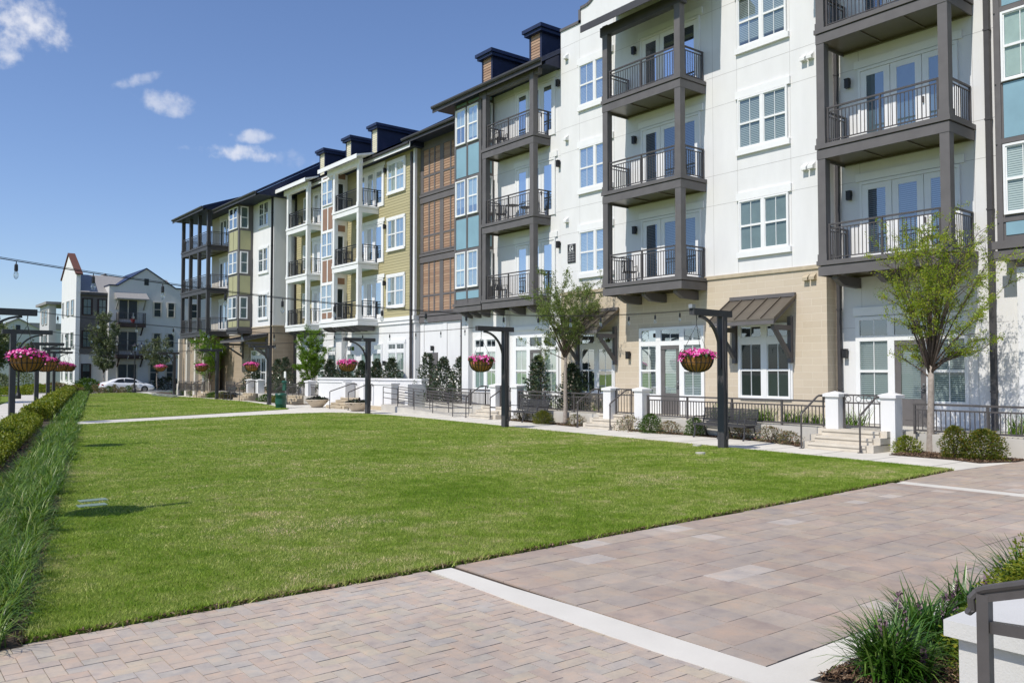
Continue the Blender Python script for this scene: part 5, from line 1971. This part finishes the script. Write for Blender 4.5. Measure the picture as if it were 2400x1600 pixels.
# strap-leaved and leafy plants on the terrace behind the fences
for i, (x, y, z, lab) in enumerate(((22.3, 17.1, .5, 'upright leafy plants behind the near bench fence, left clump'), (22.2, 15.8, .5, 'bright leafy clump behind the near bench fence, middle'), (22.1, 14.2, .5, 'bright leafy clump behind the fence by the near handrail'), (22.2, 12.9, .5, 'small leafy clump behind the fence beside the near pillar'), (22.5, 8.1, .5, 'strap leaf clump behind the fence at the right edge'), (23.1, 23.6, .5, 'strap leaf clump behind the fence below the awning window'), (23.2, 26.3, .5, 'strap leaf clump behind the farther bench fence'), (23.6, 31.2, .5, 'green clump behind the ramp fence'))):
    t = thing('terrace_plant', lab, 'plant', (x, y, z), 'green clumps behind the terrace fence')
    cy = np.array([y - .5, y - .2, y + .1, y + .4])
    strips('foliage', [arching(np.full(4, x), cy, 55, .62, .012, .7, z0=z, base_r=.09)], 'blade', t)

# ------------------------------------------------------------------ bowls, bins, covers
def bowl(x, y, label, seed):
    t = thing('planter_bowl', label, 'planter', (x, y, 0), 'wide stone planter bowls')
    m = MB()
    m.lathe([(.30, 0), (.34, .05), (.52, .24), (.64, .38), (.68, .41), (.68, .45), (.62, .45), (.55, .36)], (x, y, 0), 28)
    m.build('bowl', 'planter_stone', t, True)
    g = np.random.default_rng(seed)
    n = 900
    a = g.uniform(0, 6.283, n)
    r = .64 * np.sqrt(g.uniform(0, 1, n))
    global rng
    keep, rng = rng, g
    npmesh('plants', flakes(x + r * np.cos(a), y + r * np.sin(a), .40 + g.uniform(0, .24, n) * (1.1 - r / .7), .06, .03, .8), 4, 'dark_leaf', t)
    rng = keep
bowl(20.75, 44.3, 'stone planter bowl left of the wide warm steps', 5)
bowl(20.45, 38.85, 'stone planter bowl behind the post before the planter wall', 6)
t = thing('litter_bin', 'dark green round litter bin on the walk', 'bin', (18.7, 44.6, 0))
m = MB()
m.lathe([(.27, .0), (.29, .03), (.30, .70), (.32, .72), (.32, .78), (.28, .78)], (18.7, 44.6, 0), 18)
m.build('body', 'green_bin', t, True)
m = MB()
m.lathe([(.31, .22), (.31, .24), (.31, .52), (.31, .54)], (18.7, 44.6, 0), 18, False)
m.lathe([(.32, .781), (.30, .82), (.16, .84), (.16, .80)], (18.7, 44.6, 0), 18)
m.build('lid', 'green_bin', t)
t = thing('waste_station', 'green pet waste bag dispenser with small white sign on a post', 'dispenser', (19.4, 45.6, 0))
m = MB()
m.tube([(19.4, 45.6, 0), (19.4, 45.6, 2.0)], .03, 6)
m.build('post', 'aluminium', t)
m = MB()
m.box(19.28, 19.37, 45.43, 45.77, .95, 1.40)
m.lathe([(.17, 0), (.17, .06), (.1, .12)], (19.33, 45.6, 1.40), 12)
m.build('dispenser', 'green_bin', t)
m = MB()
m.box(19.34, 19.365, 45.48, 45.72, 1.68, 2.05)
m.build('sign', 'white_trim', t)
for x, y, lab in ((2.98, 14.45, 'farther of two pale green valve covers in the lawn'), (2.86, 13.92, 'nearer of two pale green valve covers in the lawn')):
    m = MB()
    m.box(x - .20, x + .20, y - .12, y + .12, -.02, .030)
    m.box(x - .17, x + .17, y - .09, y + .09, .030, .033)
    m.box(x - .03, x + .03, y - .015, y + .015, .033, .035)
    tag(m.build('valve_cover', 'valve_green', None), lab, 'cover', 'irrigation valve covers in the lawn')
for x, y, lab in ((18.05, 14.75, 'small pale round cover in the lawn beside the near post'), (16.4, 13.3, 'small pale round cover in the lawn before the near post')):
    m = MB()
    m.lathe([(.12, 0), (.12, .058), (.0, .062)], (x, y, 0), 14)
    tag(m.build('round_cover', 'concrete', None), lab, 'cover', 'round utility covers in the lawn')
t = thing('folded_frame', 'grey metal frame lying on the lawn beside the far post', 'frame', (20.2, 70.6, 0))
m = MB()
for z in (.08, .2):
    m.bar((19.6, 73.8, z), (19.3, 66.8, z), .06, .05)
    m.bar((20.0, 73.8, z), (19.7, 66.8, z), .06, .05)
for y in (66.9, 69.2, 71.5, 73.7):
    m.bar((19.33 + (y - 66.8) * .043, y, .08), (19.73 + (y - 66.8) * .043, y, .2), .05, .05)
m.build('bars', 'aluminium', t)

# ------------------------------------------------------------------ foreground corner: plants, cap wall, handrail
def liriope(name, label, x, y, nb, L, w, seed, blooms=True, mat='blade_dark'):
    global rng
    keep, rng = rng, np.random.default_rng(seed)
    t = thing(name, label, 'plant', (x, y, 0), 'strap leaf clumps by the white wall')
    cx = np.array([x - .06, x + .06, x, x + .02])
    cy = np.array([y, y + .05, y - .06, y + .08])
    strips('foliage', [arching(cx, cy, nb, L, w, .95, base_r=.06)], mat, t)
    if blooms:
        r = random.Random(seed)
        m = MB()
        pts = []
        for i in range(6):
            a = r.uniform(0, 6.28)
            l = r.uniform(.06, .2)
            q = Vector((x + l * math.cos(a), y + l * math.sin(a), r.uniform(.28, .44)))
            m.tube([(x + .3 * l * math.cos(a), y + .3 * l * math.sin(a), .05), q], .004, 4)
            for j in range(26):
                pts.append((q.x + r.gauss(0, .010), q.y + r.gauss(0, .010), q.z - r.uniform(0, .12)))
        m.build('flower_stalk', 'blade_dark', t)
        P = np.array(pts)
        npmesh('blossom', flakes(P[:, 0], P[:, 1], P[:, 2], .012, .008, 1.0), 4, 'purple_bloom', t)
    rng = keep
liriope('liriope_clump', 'large dark green strap leaf clump left of the white wall, nearest the camera', 5.45, 2.82, 200, .53, .0105, 3)
liriope('liriope_clump', 'strap leaf clump behind the large one, toward the paving', 6.2, 2.95, 150, .50, .0105, 4)
liriope('liriope_clump', 'strap leaf clump farther right behind the yellow green shrub', 7.1, 2.98, 150, .52, .0105, 5)
liriope('liriope_clump', 'strap leaf clump at the right edge beyond the handrail', 8.2, 3.0, 150, .56, .011, 6, False)
SHG = 'yellow green small leaved shrubs by the white wall'
shrub('leafy_shrub', 'yellow green small leaved shrub against the white wall corner', 'shrub', 5.95, 2.3, .0, .36, .40, .60, 'hedge_leaf', 3600, .017, 'ball', 71, SHG)
shrub('leafy_shrub', 'yellow green small leaved shrub between the strap leaf clumps', 'shrub', 6.85, 2.5, .0, .42, .42, .62, 'hedge_leaf', 3600, .018, 'ball', 72, SHG)
shrub('leafy_shrub', 'taller yellow green shrub at the right edge of the picture', 'shrub', 7.9, 2.6, .0, .5, .5, .8, 'hedge_leaf', 3600, .02, 'ball', 73, SHG)
t = thing('cap_wall', 'white stucco wall with thick cap at the bottom right corner', 'wall', (4.6, 1, 0))
m = MB()
m.box(4.045, 7.5, -2, 1.785, -.1, .825)
m.build('wall', 'cap_stucco', t)
m = MB()
m.box(3.995, 7.6, -2.1, 1.83, .826, .90)
m.build('cap', 'cap_stucco', t)
t = thing('handrail', 'dark handrail with curled end before the white cap wall at the bottom right', 'handrail', (3.6, 1.4, 0))
pt = CP + ray(2307, 1392) * 3.4
m = MB()
m.box(pt.x - .023, pt.x + .023, pt.y - .023, pt.y + .023, -.1, pt.z)
m.build('post', 'dark_metal', t)
q = CP + ray(2520, 1352) * 3.0
c1, c2, c3 = CP + ray(2292, 1385) * 3.42, CP + ray(2276, 1400) * 3.43, CP + ray(2279, 1428) * 3.43
m = MB()
m.tube([CP + ray(2268, 1429) * 3.43, CP + ray(2272, 1432) * 3.43, c3, c2, c1, CP + ray(2312, 1379) * 3.38, q], .017, 8)
m.build('grip', 'dark_metal', t)
m = MB()
m.bar(CP + ray(2312, 1397) * 3.4, CP + ray(2520, 1372) * 3.02, .04, .045)
m.bar(CP + ray(2318, 1468) * 3.4, CP + ray(2520, 1500) * 3.02, .04, .045)
m.build('rail', 'dark_metal', t)

# ------------------------------------------------------------------ across the street
F = thing('apartment_building', 'grey white three storey gabled building across the street with white gable tower', 'building', (24, 96, 0))
def fbox(name, mat, *a):
    m = MB()
    m.box(*a)
    return m.build(name, mat, F)
m = MB(facing_y(94.5))
m.prism([(20.7, 0), (20.7, 11.05), (21.5, 11.05), (24.35, 13.05), (27.4, 11.08), (36, 11.08), (36, 0)], -9, 0)
m.build('stucco_wall', 'grey_stucco', F)
m = MB(facing_y(94.5))
for (a, b), (c, d) in zip([(20.65, 11.05), (21.5, 11.05), (24.35, 13.05), (27.4, 11.08)], [(21.5, 11.05), (24.35, 13.05), (27.4, 11.08), (36, 11.08)]):
    m.add([(a, b, -9), (c, d, -9), (c, d + .12, -9), (a, b + .12, -9), (a, b, .12), (c, d, .12), (c, d + .12, .12), (a, b + .12, .12)], [(0, 1, 2, 3), (4, 5, 6, 7), (0, 1, 5, 4), (1, 2, 6, 5), (2, 3, 7, 6), (3, 0, 4, 7)])
m.build('coping', 'shade_navy_roof', F)
fbox('stucco_wall', 'grey_stucco', 18.13, 20.69, 95.5, 104, 0, 3.85)
fbox('dark_wall', 'grey_paint', 18.13, 20.69, 95.45, 104, 3.86, 10.0)
fbox('eave', 'dark_paint', 18.13, 20.69, 95.1, 104, 10.01, 10.3)
m = MB()
m.add([(18.13, 95.1, 10.3), (28, 95.1, 10.3), (28, 100, 12.6), (18.13, 100, 12.6), (18.13, 104, 10.3), (28, 104, 10.3)], [(0, 1, 2, 3), (3, 2, 5, 4), (0, 3, 4), (1, 5, 2)])
m.add([(19.5, 100, 10.4), (23.5, 100, 10.4), (21.5, 100, 12.9), (19.5, 106, 10.4), (23.5, 106, 10.4), (21.5, 106, 12.9)], [(0, 1, 2), (0, 2, 5, 3), (1, 4, 5, 2), (3, 5, 4)])
m.build('roof', 'shingle_grey', F)
m = MB()
m.add([(17.72, 95.4, 12.1), (17.72, 103, 12.1), (17.72, 99.4, 14.5), (18.12, 95.4, 12.1), (18.12, 103, 12.1), (18.12, 99.4, 14.5)], [(0, 2, 1), (3, 4, 5), (0, 3, 5, 2), (1, 2, 5, 4), (0, 1, 4, 3)])
m.box(17.72, 18.12, 95.3, 103, 0, 12.099)
m.build('tower_gable', 'white_stucco', F)
m = MB()
m.add([(17.6, 95.1, 12.05), (18.3, 95.1, 12.05), (18.3, 99.4, 14.62), (17.6, 99.4, 14.62), (18.3, 103.25, 12.05), (17.6, 103.25, 12.05), (17.6, 95.1, 12.2), (18.3, 95.1, 12.2), (18.3, 99.4, 14.75), (17.6, 99.4, 14.75), (18.3, 103.25, 12.2), (17.6, 103.25, 12.2)],
      [(0, 1, 2, 3), (3, 2, 4, 5), (6, 7, 8, 9), (9, 8, 10, 11), (0, 1, 7, 6), (1, 2, 8, 7), (0, 3, 9, 6), (2, 4, 10, 8), (3, 5, 11, 9), (5, 4, 10, 11)])
m.build('tower_roof', 'red_roof', F)
TQ = facing_y(94.5)
TD = facing_y(95.45)
TL = facing_x(17.72)
for u0, u1, v0, v1 in ((25.13, 25.94, 7.9, 9.55), (26.59, 27.34, 7.9, 9.55), (25.13, 25.94, 4.6, 6.2), (26.59, 27.34, 4.6, 6.2), (26.5, 27.4, 1.0, 2.87), (24.8, 25.7, 1.0, 2.87), (29, 29.8, 7.9, 9.55), (29, 29.8, 4.6, 6.2)):
    window(F, TQ, u0, u1, v0, v1, n=1, mun=False, blind='dark_room', frame='dark_window' if False else 'cream_stucco', cas=.1)
for u0, u1, v0, v1 in ((18.38, 19.24, 7.92, 9.65), (19.85, 20.66, 7.92, 9.65), (18.38, 19.24, 4.5, 6.3), (19.85, 20.66, 4.5, 6.3), (18.4, 19.2, 1.2, 2.85)):
    window(F, TD, u0, u1, v0, v1, n=1, mun=True, blind='blind_mid', frame='maroon', cas=.08)
for y0, y1 in ((96.2, 97.5), (98.6, 99.9), (101.6, 102.2)):
    for z in (1.1, 4.5, 7.9):
        window(F, TL, y0, y1, z, z + 1.65, n=1, mun=False, blind='curtain_dim', frame='joint_grey')
fbox('vent', 'dark_room', 24.15, 24.6, 94.46, 94.5, 11.3, 12.0)
for z in (.3, 3.75, 7.1):
    D_ = MB(TQ)
    D_.box(21.55, 23.6, z + .45, z + 2.6, 0, .06)
    o = D_.build('balcony_door', 'cream_stucco', F)
    G_ = MB(TQ)
    for a, b in ((21.68, 22.5), (22.62, 23.45)):
        G_.box(a, b, z + .5, z + 2.48, .061, .07)
    G_.build('pane', 'dark_window', o)
    if z > 1:
        o = fbox('balcony', 'maroon', 21.4, 24.1, 93.4, 94.49, z - .38, z + .05)
        R_ = MB()
        rail_run(R_, (21.42, 93.45), (24.08, 93.45), z + .05, gap=.16)
        rail_run(R_, (21.42, 93.48), (21.42, 94.45), z + .05, gap=.16)
        rail_run(R_, (24.08, 93.48), (24.08, 94.45), z + .05, gap=.16)
        R_.build('railing', 'dark_metal', o)
        for x in (21.55, 23.85):
            K_ = MB()
            K_.bar((x, 93.6, z - .40), (x, 94.45, z - 1.2), .12, .12)
            K_.build('brace', 'maroon', o)
m = MB()
m.add([(21.2, 93.3, 9.72), (24.4, 93.3, 9.72), (24.4, 94.49, 10.4), (21.2, 94.49, 10.4), (21.2, 93.3, 9.6), (24.4, 93.3, 9.6), (24.4, 94.49, 9.65), (21.2, 94.49, 9.65)], [(0, 1, 2, 3), (4, 5, 6, 7), (0, 1, 5, 4), (1, 2, 6, 5), (2, 3, 7, 6), (3, 0, 4, 7)])
for x in (21.4, 24.1):
    m.bar((x, 93.5, 9.58), (x, 94.46, 8.6), .12, .12)
m.build('canopy', 'shingle_grey', F)
fbox('stucco_wall', 'grey_stucco', 17.0, 17.7, 106, 112, 0, 9.6)
fbox('roof', 'shingle_grey', 16.6, 24, 105.5, 112.5, 9.61, 9.9)
for y0 in (107, 109):
    for z in (4.5, 7.4):
        window(F, facing_x(17.0), y0, y0 + 1.4, z, z + 1.7, n=1, mun=False, blind='curtain_dim', frame='joint_grey')

H2 = thing('house', 'distant pale gabled house at the left edge beyond the trees', 'house', (19, 144, 0))
m = MB(facing_y(144))
m.prism([(13, 0), (13, 7.6), (16.5, 8.6), (19, 9.9), (21.5, 8.6), (34, 8.0), (34, 0)], -10, 0)
m.build('wall', 'grey_stucco', H2)
m = MB(facing_y(144))
m.prism([(16.3, 8.5), (19, 9.92), (21.7, 8.5), (21.9, 8.55), (19, 10.1), (16.1, 8.55)], -10, .3)
m.prism([(20.5, 9.4), (34.5, 9.4), (34.5, 8.02), (21.6, 8.6)], -9, .15)
m.prism([(12.5, 9.2), (17.5, 9.2), (16.4, 8.6), (12.5, 7.61)], -9, .15)
m.build('roof', 'shingle_grey', H2)
m = MB(facing_y(144))
m.box(18.7, 19.3, 8.3, 9.0, 0, .05)
m.box(17.2, 18.4, 4.5, 6.3, 0, .05)
m.box(20.2, 21.4, 4.5, 6.3, 0, .05)
m.build('window', 'dark_window', H2)

# white saloon car
def car():
    t = thing('parked_car', 'white four door saloon car parked across the end of the lawn', 'car', (21.2, 88.6, -.03))
    x0, y0, z0 = 18.75, 88.6, -.03
    P = lambda x, w, z: (x0 + x, y0 + w, z0 + z)
    st = [(0.0, .55, .72, .30, .80), (.12, .78, .98, .28, .86), (.6, .88, 1.06, .25, .90), (1.3, .90, 1.03, .22, .91), (2.4, .91, .98, .20, .92), (3.4, .91, .96, .20, .92), (4.2, .88, .86, .22, .90), (4.65, .78, .74, .25, .82), (4.85, .58, .60, .30, .70)]
    m = MB()
    rings = []
    for x, w, zt, zb, wm in st:
        rings.append([P(x, -w * .93, zb), P(x, -wm, zb + .18), P(x, -wm, zt - .2), P(x, -w * .9, zt - .03), P(x, -w * .45, zt + .02), P(x, w * .45, zt + .02), P(x, w * .9, zt - .03), P(x, wm, zt - .2), P(x, wm, zb + .18), P(x, w * .93, zb)])
    m.loft(rings)
    cab = [(.55, .70, 1.04), (1.15, .66, 1.30), (1.75, .62, 1.43), (2.45, .62, 1.45), (3.0, .64, 1.34), (3.85, .72, .97)]
    m.loft([[P(x, -w - .12, .95), P(x, -w, zt - .06), P(x, -w * .6, zt), P(x, w * .6, zt), P(x, w, zt - .06), P(x, w + .12, .95)] for x, w, zt in cab])
    b = m.build('body', 'car_paint', t, True)
    m = MB()
    for s in (-1, 1):
        m.add([P(1.0, s * .80, 1.02), P(1.95, s * .81, 1.0), P(1.95, s * .665, 1.37), P(1.4, s * .69, 1.30)], [(0, 1, 2, 3)])
        m.add([P(2.03, s * .81, 1.0), P(3.35, s * .80, .99), P(2.85, s * .685, 1.30), P(2.03, s * .665, 1.38)], [(0, 1, 2, 3)])
    m.v = [(x, y + (.03 if y > y0 else -.03), z) for x, y, z in m.v]
    m.build('side_window', 'dark_window', t)
    for x in (.95, 3.85):
        for s in (-1, 1):
            m = MB()
            m.lathe([(.20, -.1), (.33, -.1), (.34, -.06), (.34, .06), (.33, .1), (.2, .1)], (0, 0, 0), 20)
            m.v = [P(x + a, s * .82 + c, .33 + b_) for a, b_, c in m.v]
            w = m.build('wheel', 'rubber', t)
            m = MB()
            m.lathe([(.02, -.11), (.2, -.105), (.22, 0), (.2, .105), (.02, .11)], (0, 0, 0), 14)
            m.v = [P(x + a, s * .82 + c, .33 + b_) for a, b_, c in m.v]
            m.build('rim', 'alloy', w)
    m = MB()
    m.box(x0 - .01, x0 + .25, y0 - .86, y0 - .5, z0 + .72, z0 + .84)
    m.box(x0 - .01, x0 + .25, y0 + .5, y0 + .86, z0 + .72, z0 + .84)
    m.build('tail_light', 'tail_red', t)
    m = MB()
    m.box(x0 + 3.15, x0 + 3.3, y0 - 1.05, y0 - .9, z0 + .98, z0 + 1.1)
    m.build('mirror', 'car_paint', t)
    return t
car()

def street_lamp(x, y, label, h=4.8):
    t = thing('street_lamp', label, 'street lamp', (x, y, 0), 'black lantern street lamps')
    m = MB()
    m.lathe([(.2, 0), (.2, .25), (.11, .45), (.07, .8), (.06, h - .9), (.1, h - .85), (.05, h - .8)], (x, y, 0), 10)
    m.build('pole', 'black_metal', t)
    m = MB()
    m.lathe([(.12, h - .8), (.2, h - .35), (.21, h - .33)], (x, y, 0), 8)
    m.build('lantern', 'bulb_glass', t)
    m = MB()
    m.lathe([(.27, h - .33), (.2, h - .2), (.07, h - .1), (.03, h), (.0, h + .12)], (x, y, 0), 8)
    m.lathe([(.1, h - .86), (.13, h - .79)], (x, y, 0), 8)
    m.build('hood', 'black_metal', t)
street_lamp(21.2, 85.9, 'black lantern street lamp in front of the white car')
street_lamp(9.6, 72.0, 'thin black lamp column beyond the left walkway', 4.0)

FT = 'trees beyond the lawns'
tree('street_tree', 'grey green oval tree in front of the dark wall across the street', (20.0, 92.9), 2.0, 8.4, 1.35, 1.35, 4.9, 3.1, 'far_leaf', 15000, .09, trunk_r=.07, seed=31, nb=26, group=FT)
tree('street_tree', 'small grey green tree behind the far basket across the street', (24.9, 91.9), 2.0, 5.6, 1.9, 1.7, 3.7, 1.6, 'far_leaf', 6000, .09, trunk_r=.07, seed=32, nb=16, group=FT)
tree('street_tree', 'dark leafy tree at the left edge beyond the walkway', (4.6, 64), 1.2, 7.0, 2.4, 2.4, 3.2, 3.0, 'far_leaf', 7000, .15, trunk_r=.14, seed=33, nb=18, group=FT)
tree('street_tree', 'dark distant tree behind the left walkway', (12.5, 118), 1.5, 7.0, 3.4, 3.4, 4.0, 3.4, 'far_leaf', 6000, .22, trunk_r=.16, seed=34, nb=16, group=FT)
tree('street_tree', 'dark distant tree between the left posts', (9.5, 110), 1.5, 6.0, 3.0, 3.0, 3.2, 3.0, 'far_leaf', 5000, .22, trunk_r=.16, seed=35, nb=16, group=FT)
FS = 'shrubs at the far end of the lawns'
i = 0
for x in np.arange(15.2, 21.6, .62):
    i += 1
    shrub('border_shrub', 'x', 'shrub', x, 84.9 + .25 * (x - 15) + (i % 3) * .2, 0, .42, .5, .55 + .12 * (i % 3), ('rose_leaf', 'round_leaf', 'rose_leaf')[i % 3], 420, .06, 'ball', 100 + i, FS, stem=False)['label'] = 'low mixed shrub in the flower border between the far lawn and the white car'
for j, (x, y, rx, h, mat, lab) in enumerate(((18.6, 93.6, 1.5, 1.3, 'round_leaf', 'green hedge mound below the dark wall across the street'), (21.6, 93.2, 1.3, 1.2, 'round_leaf', 'green hedge mound left of the white car'), (26.2, 93.0, 1.8, 1.4, 'dark_leaf', 'dark hedge mound below the grey wall across the street'), (17.2, 90.8, .5, .7, 'hedge_leaf', 'yellow flowering plant beside the white car'), (15.6, 93, 1.6, .9, 'rose_leaf', 'rusty ornamental shrub below the white tower'), (13.6, 91, 2.0, .8, 'hedge_leaf', 'yellow green mound left of the white tower'), (10.9, 84, 1.6, .7, 'hedge_leaf', 'yellow green mound beyond the left walkway'), (7.2, 68, .9, 1.6, 'bright_leaf', 'light green upright shrub beyond the left walkway'), (3.9, 52.5, 1.1, .7, 'box_leaf', 'low mixed bush on the left side of the walkway'), (5.1, 55.6, .8, .6, 'rose_leaf', 'reddish low bush on the left side of the walkway'), (10.2, 88, 1.2, 1.8, 'far_leaf', 'grey green shrub behind the thin lamp column'), (13, 97, 1.6, 2.2, 'far_leaf', 'grey green shrub at the street corner left of the white tower'))):
    shrub('garden_shrub', lab, 'shrub', x, y, 0, rx, rx, h, mat, 1100, .11 if y > 80 else .07, 'ball', 140 + j, FS, stem=False)

# ------------------------------------------------------------------ a few things left on the balconies
def patio_chair():
    t = thing('balcony_chair', 'x', 'chair', (0, 0, 0), 'dark metal chairs on the balconies')
    m = MB()
    m.box(-.22, .22, -.23, .23, .42, .45)
    m.build('seat', 'black_metal', t)
    m = MB()
    for i in range(6):
        y = -.19 + i * .076
        m.bar((.21, y, .45), (.30, y, .90), .03, .015)
    m.bar((.30, -.23, .90), (.30, .23, .90), .035, .03)
    m.build('backrest', 'black_metal', t)
    for x, y in ((-.19, -.2), (-.19, .2), (.2, -.2), (.2, .2)):
        m = MB()
        m.bar((x, y, 0), (x, y, .42), .03, .03)
        m.build('leg', 'black_metal', t)
    for y in (-.24, .24):
        m = MB()
        m.tube([(-.2, y, .43), (-.18, y, .64), (.27, y, .66)], .014, 5)
        m.build('armrest', 'black_metal', t)
    return t
pc = patio_chair()
first = True
for x, y, k, rz, lab in ((22.65, 29.55, 2, 1.2, 'dark metal chair on the top balcony beside the blue bay'), (22.7, 29.6, 1, .9, 'dark metal chair on the middle balcony beside the blue bay'), (22.6, 29.5, 0, 1.4, 'dark metal chair on the lowest balcony beside the blue bay'), (22.65, 27.6, 1, -1.2, 'dark metal chair at the right end of the middle balcony beside the blue bay'), (22.3, 21.3, 0, 1.0, 'dark metal chair on the lowest balcony of the white gable'), (22.9, 10.6, 0, -.8, 'dark metal chair on the lowest balcony nearest the camera'), (24.3, 47.6, 1, 1.0, 'dark metal chair on the middle white balcony by the olive boards'), (24.3, 47.6, 0, 1.0, 'dark metal chair on the lowest white balcony by the olive boards')):
    z = ZB[k] + .431
    if first:
        c, first = pc, False
        c.location, c.rotation_euler = (x, y, z), (0, 0, rz)
    else:
        c = dup(pc, (x, y, z), rz)
    c['label'] = lab
t = thing('balcony_table', 'small round dark table on the middle balcony beside the blue bay', 'table', (22.65, 28.7, ZB[1] + .431))
m = MB()
x, y, z = 22.65, 28.7, ZB[1] + .431
m.lathe([(.3, .68), (.3, .70), (.02, .705)], (x, y, z), 16)
m.build('table_top', 'black_metal', t)
m = MB()
m.lathe([(.2, 0), (.2, .02), (.025, .04), (.025, .68)], (x, y, z), 10)
m.build('pedestal', 'black_metal', t)
t = thing('red_planter', 'red planter with a white bird ornament on the upper balcony across the street', 'planter', (22.9, 93.75, 7.16))
m = MB()
m.lathe([(.14, 0), (.22, .35), (.22, .38), (.18, .38)], (22.9, 93.75, 7.16), 10)
m.build('pot', 'tail_red', t)
m = MB()
m.lathe([(.02, 0), (.12, .1), (.15, .22), (.07, .34), (.06, .5), (.09, .58), (.02, .66)], (22.9, 93.75, 7.54), 10)
m.build('bird_ornament', 'white_trim', t, True)
